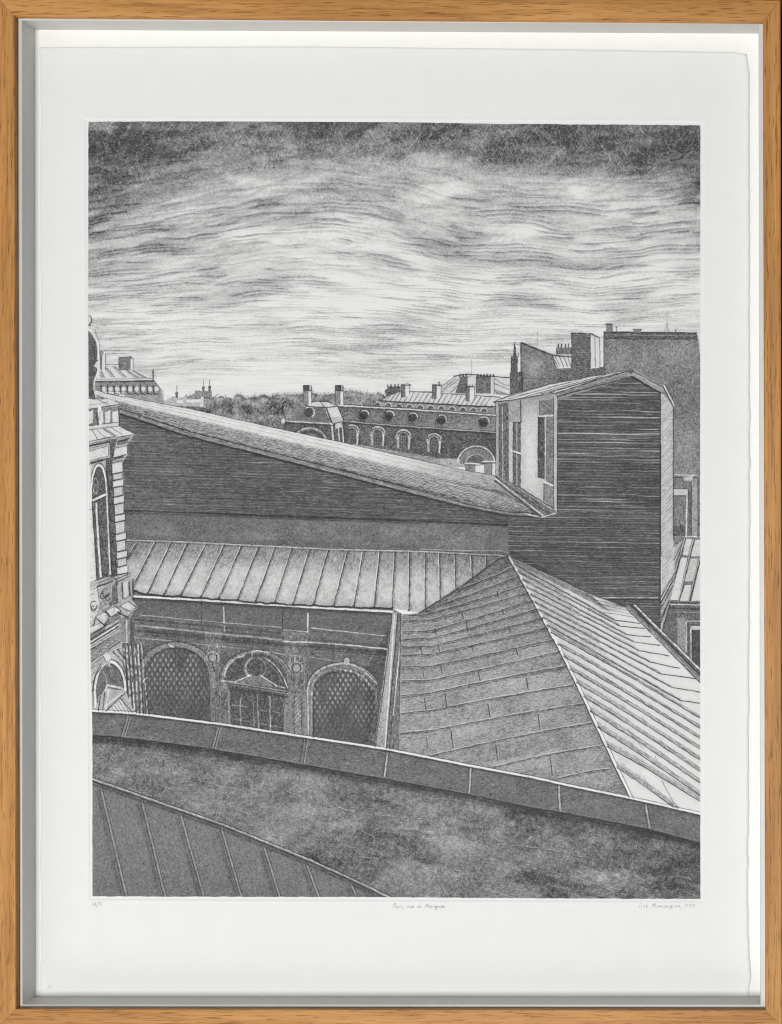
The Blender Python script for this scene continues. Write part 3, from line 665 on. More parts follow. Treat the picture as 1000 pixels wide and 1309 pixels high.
    line(arc(327, 854, 13, 14, 95, 255), -.5, 3, .2, .2); line(arc(328, 854, 12, 13, 285, 430), -.35, 2.4, .2, .3)
    line([(300, 872), (322, 862.5)], -.65, 1.6); line([(332, 862.5), (354, 877)], -.75, 1.7); line([(354, 877), (364, 879.5)], -.7, 1.2)
    fill([(304, 873), (322, 864), (332, 864), (350, 878)], .62, 10, .3, 5, .05, 5)
    line([(283, 870), (300, 872.5)], -.65, 2.2); line([(284, 874), (369, 887)], -.42, 1); line([(300, 873), (368, 884)], -.5, 1.2); line([(292, 880), (368, 891)], .5, 2)
    for q, a_, w in (([(307.5, 893), (308, 928)], -.42, 1.7), ([(323.5, 888), (325, 933)], -.3, 1.6), ([(329, 888), (331, 933)], -.4, 1.8), ([(345, 890), (346, 934)], -.5, 1.8), ([(363, 893), (364, 938)], -.35, 1.1), ([(293, 884), (294, 928)], -.4, 1.6),
                     ([(296, 901), (317, 904)], -.55, 1.1), ([(333, 908), (342, 909)], -.5, 1.1), ([(348, 910), (358, 911)], -.5, 1.1), ([(297, 919), (322, 923)], -.4, 1.1), ([(333, 925), (360, 930)], -.35, 1.1)):
        line(q, a_, w, .3, .3)
    fill(rect(274, 884, 292, 930), .7, 90, .25, 6, .1, 5); courses(rect(274, 884, 292, 934), 88, 3, -.4, .5, .4, .9, .6, 61, 8); courses(rect(364, 892, 376, 940), 89, 2.6, -.22, .5, .4, .9, .6, 62, 12)
    courses(rect(377, 886, 385, 938), -52, 3.4, -.6, .6, .2, 1, .3, 63, 8); courses(rect(386, 888, 393, 942), 89, 2.6, -.22, .5, .4, .9, .6, 64, 12)
    # right arch
    A2 = [(398, 946), (398, 882)] + arc(438, 884, 40, 30, 185, 352, 20) + [(480, 884), (478, 960)]
    fill(A2, .76, 88, .3, 6, .04, 9, grain=.22); lattice(399, 478, 858, 950, 6.6, 11.5, .5, A2)
    line([(394.5, 944), (393.5, 882), (396, 870), (403, 860), (414, 853), (428, 849), (440, 847.5), (452, 850), (464, 857), (474, 866), (481, 874)], -.72, 1.5, .25, .3)
    line([(398.5, 946), (398.5, 884), (401, 873), (409, 863), (420, 857.5), (434, 855), (450, 858), (462, 864), (472, 873), (479, 882)], -.35, 2, .25, .3)
    line([(401, 946), (401.5, 884), (406, 872), (420, 861), (436, 858.5), (452, 862), (470, 878)], .6, 1.3); fill(arc(443.5, 845.5, 3, 4.2, 0, 360), .4, 0, .5, 3, .1, 3); line(arc(443.5, 845.5, 3, 4, 0, 360), -.5, .8)
    shade([(466, 860), (498, 800), (500, 960), (460, 958)], lambda X, Y: .10 * np.clip((X - 462) / 14, 0, 1))

    # ---- slanting gutter strip
    fill([(495, 842), (500, 800), (486, 957), (470, 953)], .74, 95, .2, 7, .03, 8)
    fill([(501.5, 782), (509.5, 783), (494, 960), (479, 956)], lambda X, Y: .28 + .1 * np.clip((Y - 900) / 50, 0, 1), 94, .15, 8, .07, 9)
    fill([(508, 783), (513, 784), (513, 830), (511, 962), (493, 960)], .58, 93, .15, 8, .08, 9)
    line([(504.5, 785), (492.3, 958)], -.9, 1.2); line([(508.8, 784), (494, 958)], .7, 1.2); line([(512, 822), (508, 862), (502.5, 915)], -.85, 1.4); line([(505, 880), (498, 958)], .4, 2); line([(501.5, 784), (495, 846), (480, 955)], .75, 1.2); line([(512.5, 788), (510.5, 960)], .8, 1.4)

    # ---- pyramid roof, shaded face
    hp = [(650.7, 711), (666, 738), (681.5, 766), (698, 797), (715, 828), (741.7, 882), (768, 938), (790, 984), (808, 1021)]
    lf = [(651, 711), (637, 714), (590, 749), (536, 783), (513, 787), (510, 968), (560, 978), (700, 1003), (808, 1024)] + hp[::-1][1:]
    fill(lf, lambda X, Y: .425 + .13 * np.clip((800 - Y) / 90, 0, 1) + .16 * (vn(X / 34 + np.floor((Y + X * .2) / 20) * 3.7, np.floor((Y + X * .2) / 20) * 1.3, 77) - .5) + .10 * np.exp(-((X - np.interp(Y, *np.array([(y, x) for x, y in hp]).T)) / 14) ** 2) + .06 * np.clip((Y - 960) / 50, 0, 1) * np.clip((X - 640) / 100, 0, 1) + .0 * X, -16, .25, 7, .12, 10)
    U = lambda u: 480 + u / 3.3333
    V = lambda v: 690 + v / 3.3333
    cl = [((760, 1025), (1000, 978)), ((500, 970), (965, 878)), ((232, 922), (925, 780)), ((105, 825), (892, 698)), ((108, 740), (842, 620)), ((110, 665), (815, 538)), ((112, 602), (790, 475)),
          ((114, 543), (765, 425)), ((116, 492), (742, 372)), ((117, 457), (718, 332)), ((118, 424), (700, 292)), ((118, 392), (680, 256)), ((120, 345), (660, 222)), ((190, 325), (645, 190)), ((262, 282), (622, 150)), ((350, 215), (600, 112))]
    for i, (a_, b_) in enumerate(cl):
        if a_[0] < 150:
            k = (235, a_[1] - 6); pts = [a_, k] + [lerp(k, b_, t) for t in (.33, .66, 1)]
        else:
            pts = [lerp(a_, b_, t) for t in (0, .33, .66, 1)]
        pts = [(U(x), V(y + 7 * math.sin(j / (len(pts) - 1) * math.pi) * (-1 if i < 6 else .6))) for j, (x, y) in enumerate(pts)]
        line(pts, .85, 1., .6, .3); line([(x, y - 1.5) for x, y in pts], -.6 if i < 7 else -.3, .9, .5, .4); line([(x, y + 1.6) for x, y in pts], .3, 1.6, .7, .8)
        if i > 4:
            line([(x, y + 2.6) for x, y in pts], .35, .7, .7, .7)
    for x, y0, y1 in ((328, 820, 886), (485, 702, 757), (300, 655, 712), (213, 675, 728), (443, 565, 602), (648, 590, 640), (697, 745, 806), (518, 877, 944), (750, 930, 1005), (283, 540, 572), (205, 556, 592), (603, 460, 492), (415, 452, 482), (270, 445, 477), (196, 456, 488),
                      (390, 342, 392), (570, 365, 396), (545, 296, 320), (256, 380, 404), (372, 310, 336), (522, 220, 247), (495, 158, 182), (220, 830, 890)):
        line([(U(x - 4), V(y0)), (U(x + 4), V(y1))], .8 if x != 220 else .4, 1.2, .3, .2); line([(U(x + 3), V(y0 + 4)), (U(x + 9), V(y1 - 4))], -.3, .9)
    shade([(651, 711), (637, 714), (536, 783), (548, 783), (655, 722)], lambda X, Y: .12 + 0 * X); line([(651, 711), (637, 715), (590, 750), (536, 784)], .8, 1.8)
    line([(512, 786), (536, 787), (548, 781)], .7, 1.4); line([(512, 783), (534, 784)], -.4, .9)
    # pyramid roof, sunlit face
    M = lambda u: 640 + u / 3.738
    N = lambda v: 700 + v / 3.738
    rf = hp + [(898, 1045), (898, 872), (893, 871), (845, 820), (800, 777), (754, 759), (700, 734)]
    fill(rf, lambda X, Y: .05 + .34 * np.clip((752 - Y) / 40, 0, 1) + .25 * np.exp(-((X - 788) / 22) ** 2 - ((Y - 772) / 7) ** 2), 30, .15, 8, .04, 12)
    kk = [(520, 325), (545, 348), (570, 376), (600, 415), (635, 452), (662, 492), (715, 547), (765, 603), (815, 667), (860, 732)]
    ge = [(660, 345), (668, 362), (690, 387), (718, 427), (762, 467), (805, 518), (855, 577), (935, 628), (955, 692), (955, 745)]
    hx = lambda v: (xat(hp, N(v)) - 640) * 3.738
    for i in range(9):
        v0 = 78 + i * 36.5
        k = kk[i + 1]; s0 = (hx(v0), v0); P_ = [(M(a), N(b)) for a, b in (s0, lerp(s0, k, .5), k, ge[i + 1])]
        line(P_, .82, 1.15, .35, .2); line([(x, y - 1.3) for x, y in P_[:3]], .45, 1.5, .5, .4); line([(x, y + 2.) for x, y in P_[:2]], .3, 1.2, .5, .5)
        line([(x, y - 2.8) for x, y in P_[:2]], .22, 1.5, .6, .7)
    for i in range(9):
        s0 = (hx(6 + i * 7), 6 + i * 7); e = (430 + i * 12, 226 + i * 10); line([(M(a), N(b)) for a, b in (s0, e)], .55, .8, .3, .3)
    for d in (0, 8, 16, 24, 32):
        line([(M(430 + d * 2), N(226 + d * 2.6)), (M(600 + d * 1.6), N(275 + d * 1.9))], .5, .7, .4, .5)
    vs = [405, 462, 520, 580, 645, 712, 782, 858, 950, 1052]
    for i, v0 in enumerate(vs):
        sl_ = .555 + .012 * i; s0 = (hx(v0), v0); xe = 955
        if i == 9:
            xe = 850
        e = (xe, v0 + sl_ * (xe - s0[0]) + 14)
        if i == 8:
            e = (955, 1214)
        m1 = lerp(s0, e, .4); m1 = (m1[0], m1[1] - 6); m2 = lerp(s0, e, .75); m2 = (m2[0], m2[1] - 4)
        P_ = [(M(a), N(b)) for a, b in (s0, m1, m2, e)]
        g = 1 + i * .16
        line(P_, .85, 1.3, .35, .15); line([(x, y - 1.3 * g) for x, y in P_], .36, 1.2 * g, .6, .5); line([(x, y - 2.6 * g) for x, y in P_], .55, .8, .5, .5); line([(x, y - 3.4 * g) for x, y in P_[:2]], .14, 1. * g, .8, .9)
        q = [P_[0], P_[1], (P_[1][0], P_[1][1] - 7 * g), (P_[0][0] + 2, P_[0][1] - 7 * g)]
        shade(q, lambda X, Y: .05 * np.clip(1 - (X - P_[0][0]) / 60, 0, 1))
        if i in (2, 5, 7, 9, 4):
            c = lerp(P_[1], P_[2], (i * .37) % 1); line([(c[0] - 6, c[1] - 7 * g), c], .4, .8, .3, .4)
    line([(M(610), N(870)), (M(680), N(960))], .35, .8); line([(M(770), N(1110)), (M(830), N(1225))], .5, .9)
    line(hp, -1., 2.6, .1, 0); line([(x + .6, y) for x, y in hp[3:]], -1, 3.4, .1, 0); line([(x - 2.2, y + .6) for x, y in hp], .8, 1.5, .2, .1); line([(x + 2.4, y) for x, y in hp[4:]], .6, .8, .1, .2)
    # gutter of the sunlit face
    fill([(800, 776), (811, 773), (897, 857), (897, 876), (893, 871)], lambda X, Y: .55 + .2 * ((Y - 773) - (X - 805) * .98 < 2), 45, .12, 8, .05, 7)
    line([(811, 773), (897, 858)], -.95, 2); line([(813, 772), (898, 855)], .7, 1); line([(807, 774), (896, 864)], .85, 1.6); line([(800, 777), (895, 873)], .75, 1.1); line([(803, 777), (895, 869)], -.4, 1)

    # ---- ornate tower at the left edge
    tw = [(110, 511), (140, 510), (153, 516), (152, 545), (172, 555), (163, 568), (163, 582), (157, 590), (158, 640), (160, 690), (163, 736), (168, 742), (170, 768), (176, 776), (166, 790), (164, 822), (168, 860), (182, 914), (110, 914)]
    fill(tw, .24, 75, .4, 6, .16, 7)
    fill([(113, 421), (119, 427), (124, 437), (126.5, 448), (126, 461), (121, 465), (125, 468), (126.5, 474), (123, 483), (121, 491), (122, 500), (124, 510), (110, 510), (110, 421)], .76, 80, .4, 5, .06, 6)
    line([(113, 421), (119, 427), (124, 437), (126, 448), (125.5, 460)], -1, 2.2, .1, 0); line([(121, 467), (125.5, 470), (125.5, 475), (122, 483), (120, 491), (121, 500), (123.5, 509)], -.95, 2.4, .1, 0); line([(121, 421), (127.5, 440), (128, 461)], .5, .7)
    fill(arc(113, 409, 4.2, 6, 0, 360), .2, 0, .5, 4, 0); line(arc(113, 409, 4.2, 6, -90, 90), .75, 1.2); line([(112, 416), (116, 416)], .8, 1.4)
    fill([(110, 512), (138, 510), (153, 516), (150, 520), (110, 524)], .07, 5, .2, 6, 0)
    for q, a_, w in (([(112, 523.5), (134, 520), (153, 517)], .85, 1.8), ([(126, 511), (140, 518)], .6, .8), ([(112, 518), (138, 514)], .4, .7)):
        line(q, a_, w)
    fill([(112, 524), (152, 519), (152, 544), (112, 550)], .55, 90, .4, 5, .05, 6)
    for x0, x1, t in ((112, 119, .12), (128, 132, .12), (134.5, 141, .1), (143.5, 151.5, .08)):
        fill([(x0, 527), (x1, 524), (x1, 540), (x0, 543)], t, 80, .4, 4, .06, 4)
    fill(rect(125, 519, 129.5, 526), .02, 0, .3, 3, 0); line([(126, 526), (128, 541), (132, 548)], -.9, 2.4); line([(123, 527), (125, 541), (130, 549)], .75, 1.6)
    fill([(112, 545), (152, 540), (152, 544), (112, 550)], .08, 0, .2, 5, 0); line([(112, 544), (123, 543)], .6, .8); line([(132, 541.5), (152, 539.5)], .7, 1); line([(112, 550), (128, 547), (152, 544.5)], .75, 1.1)
    fill([(112, 551), (130, 548), (147, 558), (112, 566)], .07, 30, .3, 6, .03, 5); fill([(133, 548), (152, 545), (172, 555), (155, 558), (150, 558)], .06, 30, .3, 6, .03, 5)
    for a_, b_ in (((118, 550), (125, 562)), ((124, 549), (135, 560)), ((134, 548), (150, 557)), ((141, 546), (157, 556)), ((132, 548), (148, 559))):
        line([a_, b_], .7, .9)
    for d, a_, w in ((0, .8, 1.2), (3, .5, .8), (5.5, .85, 1.6), (8.5, .4, .8)):
        line([(112, 565 + d), (146, 558 + d)], a_, w); line([(150, 559 + d * .9), (171 - d * .9, 555.5 + d * .9)], a_, w)
    line([(150, 568), (164, 565)], .8, 1.4)
    fill([(139, 563), (150, 560), (147, 572), (144, 590), (135, 590), (140, 580)], .72, 90, .3, 5, .08, 4)
    fill([(112, 576), (140, 569), (140, 585), (112, 594)], .1, 60, .4, 5, .05, 5); line([(112, 577), (139, 570), (139, 583), (112, 590)], .6, 1); line([(112, 593), (138, 586)], .85, 2.6)
    fill([(147, 574), (162, 569), (162, 580), (146, 584)], .08, 60, .3, 5, .04, 5); line([(147, 573), (163, 569.5), (163, 580)], .7, 1); line([(143, 585), (147, 574)], .7, 1.2)
    line([(144, 586), (161, 581)], .85, 1.4); line([(143, 589), (159, 584)], .5, .8); line([(143, 592), (157, 588)], .85, 1.4)
    fill([(135, 588), (143.5, 588), (150, 736), (141, 742), (136, 640)], .75, 90, .2, 6, .05, 6)
    yq = 592.; xl, xr = 143., 156.
    hs = [14, 8.5, 9, 12, 9.5, 14, 9, 15, 9, 14, 9, 10, 10, 9.5]
    for i, h in enumerate(hs):
        e = 1.4 if i % 2 else 0; k = (yq - 592) / 145; x0 = 143 + 7.5 * k + e * .5; x1 = 156.5 + 7 * k - e
        fill([(x0, yq + 2), (x1, yq - 1.4), (x1, yq + h - 3.2), (x0, yq + h - .5)], .08 if i % 2 == 0 else .16, -25, .4, 5, .06, 4)
        line([(x0, yq + h + .2), (x1 + .5, yq + h - 2.6)], .85, 1.7, .3, .1); line([(x0, yq + 2), (x0, yq + h)], .7, 1.2); line([(x1 + .6, yq - 1), (x1 + .6, yq + h - 2)], .65, 1); yq += h
    # arched window of the tower
    aw = [(118, 742), (117, 640)] + arc(126.5, 633, 9.5, 37, 185, 355, 16) + [(136.5, 640), (140, 735), (122, 742)]
    fill(aw, .72, 90, .3, 6, .06, 5)
    line([(116.5, 650)] + arc(126.5, 633, 10, 38.5, 183, 357, 18) + [(137, 645), (141, 735)], -.92, 1.7, .15, .1); line(arc(126.8, 633, 12.4, 41.5, 185, 357, 18) + [(140, 650), (143, 735)], .75, 1.1); line(arc(126.5, 633, 8.3, 35, 190, 355, 18), .7, .9)
    line(arc(122, 621, 3.6, 10, 60, 300), -.7, 1); line(arc(122, 621, 3.6, 10, -60, 60), -.5, .8); line([(118, 640), (135, 632)], -.95, 2.8, .2, 0); line([(118, 643), (135, 635)], .85, 1.3); line([(118, 637), (134, 630)], .7, .8)
    line([(123, 643), (125.5, 690), (129, 738)], -.9, 2.4, .2, .05); line([(125, 643), (127.5, 690), (131, 736)], .7, .8); line([(116, 648), (119, 690), (122, 742)], -.9, 2.6, .2, .05); line([(118.5, 648), (121, 690), (124, 740)], .7, .9)
    fill([(110, 590), (116, 590), (116, 645), (118, 690), (121, 742), (110, 745)], .05, 90, .2, 6, .02, 5); line([(113, 652), (118, 651)], .6, .9); line([(117.5, 640), (118, 653)], .5, 1)
    for y in (665, 690, 712, 730):
        line([(112, y), (118, y - 2)], .3, .6)
    # below the window
    fill([(110, 745), (122, 743), (142, 736), (150, 740), (168, 735), (170, 768), (150, 780), (122, 795), (110, 800)], .3, 60, .4, 6, .2, 5)
    fill([(112, 752), (123, 749), (128, 768), (122, 790), (112, 796)], .1, 60, .4, 6, .05, 5)
    for q, a_, w in (([(121, 742), (143, 735)], .8, 1.2), ([(123, 746), (143, 739)], .6, .8), ([(124, 750), (144, 743)], .85, 1.8), ([(147, 741), (166, 733)], .8, 1.2), ([(147, 745), (167, 736)], .7, 1.2),
                     ([(113, 755), (124, 751)], .5, .8), ([(124, 750), (126, 765), (133, 785)], .5, 1)):
        line(q, a_, w)
    fill([(138, 750), (150, 744), (155, 752), (154, 770), (140, 775)], .66, 80, .4, 5, .1, 4); fill([(157, 746), (163, 743), (164, 762), (159, 764)], .14, 85, .3, 5, 0); fill([(150, 748), (154, 746), (155, 768), (151, 770)], .3, 85, .3, 5, 0)
    line([(156, 745), (157, 765)], .85, 1.6); line([(165, 744), (166, 762)], .8, 1.6); line([(158, 766), (168, 760)], .7, 1.2)
    fill([(130, 752), (143, 746), (143, 768), (132, 774)], .42, 60, .8, 4, .2, 4)
    for cx, cy, r in ((135, 758, 4.5), (138, 764, 3), (120, 774, 4.5), (119, 778, 2.6), (131, 762, 3)):
        line(arc(cx, cy, r, r * 1.2, 0, 300), .8, 1.3)
    line([(131, 775), (141, 770), (141, 776), (131, 781)], .7, 1)
    for P4, t in (([(122, 789), (134, 782), (140, 789), (133, 799)], .1), ([(135, 781), (148, 775), (155, 781), (142, 789)], .08), ([(153, 775), (164, 769), (175, 776), (166, 782)], .12), ([(112, 803), (130, 796), (134, 801), (112, 815)], .08)):
        fill(P4, t, -30, .3, 5, .08, 4); line(P4[1:] + [P4[0]], .85, 1.5); line(P4[:2], .6, .9)
        line([(P4[3][0], P4[3][1] + 3), (P4[2][0], P4[2][1] + 3)], .6, 2.4, .3, .2)
    line([(145, 777), (154, 783)], -.8, 1.4); line([(163, 783), (174, 778)], -.9, 2)
    for d, a_, w in ((0, .9, 2), (3, -.8, 1.2), (5, .85, 1.8), (8.5, .5, 1), (13, .9, 1.6), (17, .6, 1)):
        line([(116, 818 + d), (140, 803 + d), (156, 793 + d)], a_, w); line([(157, 793 + d), (166, 787 + d)], a_, w)
    fill([(116, 832), (155, 806), (155, 816), (116, 846)], .5, -30, .5, 4, .15, 4); squig(120, 818, 154, 836, 26, .7, 2.2); squig(120, 818, 154, 836, 18, -.8, 2)
    line([(117, 846), (156, 818)], .75, 1.4); line([(117, 851), (150, 826)], .5, .8)
    fill([(152, 790), (166, 788), (166, 820), (154, 822)], .5, 90, .3, 5, .1, 5); line([(162, 792), (162, 820)], -.7, 1.8)
    fill([(156, 822), (178, 822), (186, 914), (160, 914)], .66, 90, .3, 5, .06, 5)
    for x in (157, 161.5, 166, 171, 175.5):
        line([(x + rng.random(), 823 + 4 * rng.random()), (x + 3, 862), (x + 6, 914)], -.66, 1.7, .7, 1.1); line([(x + 2.3, 822), (x + 5.3, 862), (x + 8.3, 914)], .6, 1.3, .6, .5)
    # lower arch
    fill([(124, 900), (122, 884)] + arc(141, 884, 18.5, 36, 182, 358, 18) + [(160, 886), (136, 877)], .68, 70, .4, 5, .06, 6)
    line(arc(141, 884, 19.5, 38, 258, 360, 14), -.95, 2.6, .2, .05); line(arc(141, 884, 22, 41, 262, 360, 14), .8, 1.2); line(arc(141, 884, 17, 34.5, 262, 358, 14), .75, 1)
    fill([(131, 838), (138, 835), (142, 842), (140, 852), (137, 850)], .08, 60, .4, 4, 0); line([(131, 838), (137, 847), (138, 851), (141, 843)], .8, 1)
    line([(122, 905)] + arc(141, 884, 19.5, 38, 182, 240, 10), -.9, 2.2); line([(119, 905)] + arc(141, 884, 22, 41, 182, 240, 10), .75, 1.1); line([(137, 876), (160, 881)], -.9, 2.6); line([(138, 879), (158, 884)], .8, 1); line(arc(131, 872, 5, 14, -80, 80), -.6, 1)
    for y in (858, 866, 876, 888):
        line([(113, y), (121, y - 7)], .6, .9)
    fill([(124, 912), (126, 890), (140, 882), (160, 882), (172, 912)], .3, -40, .3, 6, .08, 5)
    for a_, b_, c in (((128, 890), (126, 910), .7), ((134, 884), (131, 912), .7), ((139, 882), (134, 912), -.8), ((160, 886), (132, 912), .8), ((156, 886), (131, 906), -.7)):
        line([a_, b_], c, 1.5)
    fill([(136, 912), (154, 893), (170, 912)], .08, 60, .3, 6, .03, 5)
    for k in range(5):
        line([(143 + k * 3, 905 - k * 3), (150 + k * 4, 913)], .6, .8)
    line([(154, 893), (171, 913)], .7, 1.2)

    # tower: extra modelling, shadow sides and mouldings
    for q, a_, w in (([(152, 519), (152.5, 544)], .7, 1.4), ([(112, 571), (139, 564)], .8, 2), ([(112, 597), (117, 590)], .5, 1.5), ([(150, 566), (163, 562)], .7, 1.6), ([(146, 587), (158, 583)], .7, 1.6),
                     ([(112, 740), (119, 738)], .5, 1), ([(112, 762), (120, 759)], .5, 1.2), ([(141, 736), (150, 742)], .8, 2), ([(150, 782), (164, 790)], .8, 2.4), ([(133, 801), (154, 788)], .7, 2.2), ([(113, 812), (132, 802)], .7, 1.8),
                     ([(117, 824), (155, 799)], -.7, 1.2), ([(170, 740), (170, 768)], .7, 1.6), ([(146, 782), (147, 776)], .6, 1), ([(120, 800), (122, 790)], .8, 1.6), ([(130, 852), (121, 866), (118, 884)], .6, 1.6), ([(145, 833), (158, 848), (164, 870)], .6, 1.8), ([(150, 830), (160, 842)], .5, 2.4)):
        line(q, a_, w, .4, .3)
    shade([(112, 512), (172, 512), (172, 914), (112, 914)], lambda X, Y: .09 * np.clip(fbm(X / 7, Y / 9, 333, 3) - .42, 0, 1) * 2)
    squig(124, 744, 150, 772, 16, .5, 2); squig(114, 782, 160, 800, 20, .4, 2); squig(140, 838, 160, 856, 10, .5, 1.8)

    # ---- foreground wall, coping and seamed roof
    pt = [(110, 907.5), (118.5, 908.6), (169.5, 911.6), (285, 926), (375, 939.5), (405, 944), (494, 957.5), (602, 979), (680, 993.5), (713, 1001), (806, 1020), (898, 1041)]
    pb = [(110, 939), (118.5, 940), (165, 944), (267, 957.5), (384, 977.5), (494, 996.5), (599, 1016), (680, 1033), (713, 1038), (832, 1061), (898, 1079)]
    fill(pb + [(898, 1160), (110, 1160)], lambda X, Y: .60 + .2 * (fbm(X / 60 + Y / 90, Y / 26, 121, 4) - .5) + .20 * (np.floor(5 * fbm(X / 34 + Y / 50, Y / 17, 123, 4)) / 4 - .5) + .12 * np.exp(-((Y - np.interp(X, *np.array(pb).T)) / 9) ** 2) + .07 * np.clip((X - 640) / 150, 0, 1) - .07 * np.exp(-((X - 570) / 80) ** 2 - ((Y - 1060) / 40) ** 2)
         - .07 * np.exp(-((X - 230) / 80) ** 2 - ((Y - 985) / 16) ** 2), lambda X, Y: (math.radians(18) + 2.8 * (vn(X / 22, Y / 16, 131) - .5)).astype(f4), .4, 7, .16, 5, grain=.3)
    for cx, cy, rx, ry, am in ((400, 1008, 30, 14, -.2), (385, 1035, 24, 10, -.16), (300, 1005, 30, 12, -.1), (440, 1040, 40, 8, -.1), (555, 1035, 14, 7, -.14), (530, 1118, 36, 16, -.16), (600, 1070, 40, 30, -.08), (480, 1105, 26, 10, .14), (535, 1097, 9, 7, .14), (320, 1040, 22, 9, .12), (455, 1060, 36, 9, .12), (600, 1130, 14, 20, .14), (760, 1130, 90, 20, .06), (860, 1110, 30, 12, .08), (810, 1120, 30, 14, -.08), (700, 1060, 60, 16, -.04)):
        a0 = am * .42
        shade([(110, 950), (898, 1040), (898, 1160), (110, 1160)], lambda X, Y: a0 * np.clip(1.6 * np.exp(-(((X - cx) + 16 * (fbm(X / 9, Y / 9, 5, 2) - .5)) / rx) ** 2 - (((Y - cy) + 14 * (fbm(X / 8, Y / 8, 6, 2) - .5)) / ry) ** 2) - .25, 0, 1))
    for _ in range(70):
        cx = 130 + 760 * rng.random(); cy = yat(pb, cx) + 16 + (1140 - yat(pb, cx)) * rng.random(); R = 5 + 26 * rng.random() ** 2; k = 16
        rr = R * (.55 + .8 * rng.random(k)); an = np.arange(k) * 2 * math.pi / k
        P_ = [(cx + 1.7 * r * math.cos(b) + .3 * r * math.sin(b), cy + .62 * r * math.sin(b) + .2 * r * math.cos(b)) for r, b in zip(rr, an)]
        am = rng.choice([-.09, -.06, .07, .1])
        shade(P_, lambda X, Y: am * (.5 + .9 * vn(X / 5, Y / 4, 9)))
        line(P_[:int(3 + 8 * rng.random())], rng.choice([.28, -.22]), .7, .8, .8)
    for q in ([(335, 1003), (400, 1025), (455, 1040), (540, 1048)], [(428, 1045), (455, 1060), (480, 1072), (476, 1092), (492, 1098)], [(460, 1096), (490, 1099)], [(478, 1128), (486, 1110)], [(520, 1105), (600, 1130), (660, 1150)], [(556, 1115), (572, 1146)], [(550, 1030), (566, 1042)],
              [(680, 1110), (745, 1125), (800, 1146)], [(860, 1118), (884, 1126)], [(260, 1000), (300, 1010)], [(380, 1008), (400, 1013)], [(300, 1035), (318, 1042), (345, 1034)], [(640, 1080), (700, 1086), (760, 1100)]):
        line(q, .4, .9, 1.2, .5); line([(x, y - 1) for x, y in q], -.35, .7, 1., .5)
    for _ in range(1500):
        x = 118 + 775 * rng.random(); y = yat(pb, x) + 10 + (1146 - yat(pb, x)) * rng.random(); b = math.radians(rng.choice([-60, 15, 35, 110]) + rng.normal() * 12); L = 5 + 10 * rng.random()
        line([(x, y), (x + L * math.cos(b), y + L * math.sin(b))], rng.choice([.3, -.32]), .6, .5, .5)
    fill(pt + pb[::-1], lambda X, Y: .655 - .08 * np.clip(fbm(X / 30, Y / 10, 127, 3) - .4, 0, 1) * 2 + .05 * np.exp(-((Y - np.interp(X, *np.array(pt).T) - 3) / 4) ** 2), 10, .35, 7, .05, 9, grain=.24)
    line([(x, y + 2.6) for x, y in pt], .7, 2, .3, .3); line(pb, .85, 1.8, .4, .2); line([(x, y + 3) for x, y in pb], .5, 4, .5, .3); line([(x, y + 7) for x, y in pb], .28, 5, .8, .4); line([(x, y - 2) for x, y in pb], -.12, 1.5, .5, .5)
    line(pt, -1., 2.6, .12, 0); line([(x, y - 2) for x, y in pt], .6, .9, .2, .2)
    for a_, b_ in (((163.5, 917), (156, 943)), ((279.5, 930), (272, 956)), ((390.5, 944), (385.5, 976)), ((495.5, 963), (491.5, 993)), ((602, 982), (600, 1014)), ((714.5, 1004), (716.7, 1037)), ((826, 1028), (831, 1060))):
        big = a_[0] > 450
        line([a_, b_], (-.62 if big else -.55) if a_[0] != 390.5 else -.2, 1.7 if big else 1.1, .3, .3); line([(a_[0] - 2.2, a_[1]), (b_[0] - 2.2, b_[1])], .6, 1.1); line([(a_[0] + 2.2, a_[1]), (b_[0] + 2.2, b_[1])], .5, .9)
        if not big:
            line([(a_[0] + 3.4, a_[1]), (b_[0] + 3.4, b_[1])], -.45, .8)
    rl = [(110, 993), (120, 996.5), (165, 1012), (225, 1033), (285, 1054), (339, 1076), (400, 1101), (440, 1119), (502, 1149), (520, 1158)]
    fill(rl + [(110, 1160)], lambda X, Y: .60 + .08 * np.clip((Y - 1090) / 60, 0, 1) * (fbm(X / 30, Y / 20, 141, 2)) + .05 * np.exp(-((Y - np.interp(X, *np.array(rl).T)) / 8) ** 2), 75, .6, 5, .04, 12, grain=.26)
    line(rl, -.55, 1.7, .3, .3); line([(x - .5, y + 3) for x, y in rl], .75, 1.6, .3, .2); line([(x, y - 2) for x, y in rl], .5, 1.2, .3, .3); line([(x - 2, y + 6) for x, y in rl], .35, 3, .4, .4)
    for a_, b_ in (((129, 1007), (162, 1147)), ((181.5, 1024), (211.5, 1147)), ((231, 1041), (261, 1147)), ((283.5, 1060), (309, 1147)), ((338, 1083), (358, 1147)), ((393, 1107), (408, 1147)), ((449, 1130), (456, 1147)), ((112, 1075), (124, 1147))):
        if a_[0] < 115:
            continue
        line([a_, b_], -.36, 1.4, .3, .4); line([(a_[0] - 2, a_[1]), (b_[0] - 2.2, b_[1])], .5, 1.3, .3, .3); line([(a_[0] - 5, a_[1] + 4), (b_[0] - 7, b_[1])], .22, 4.5, .6, .3); line([(a_[0] + 2, a_[1]), (b_[0] + 2, b_[1])], .5, .9)


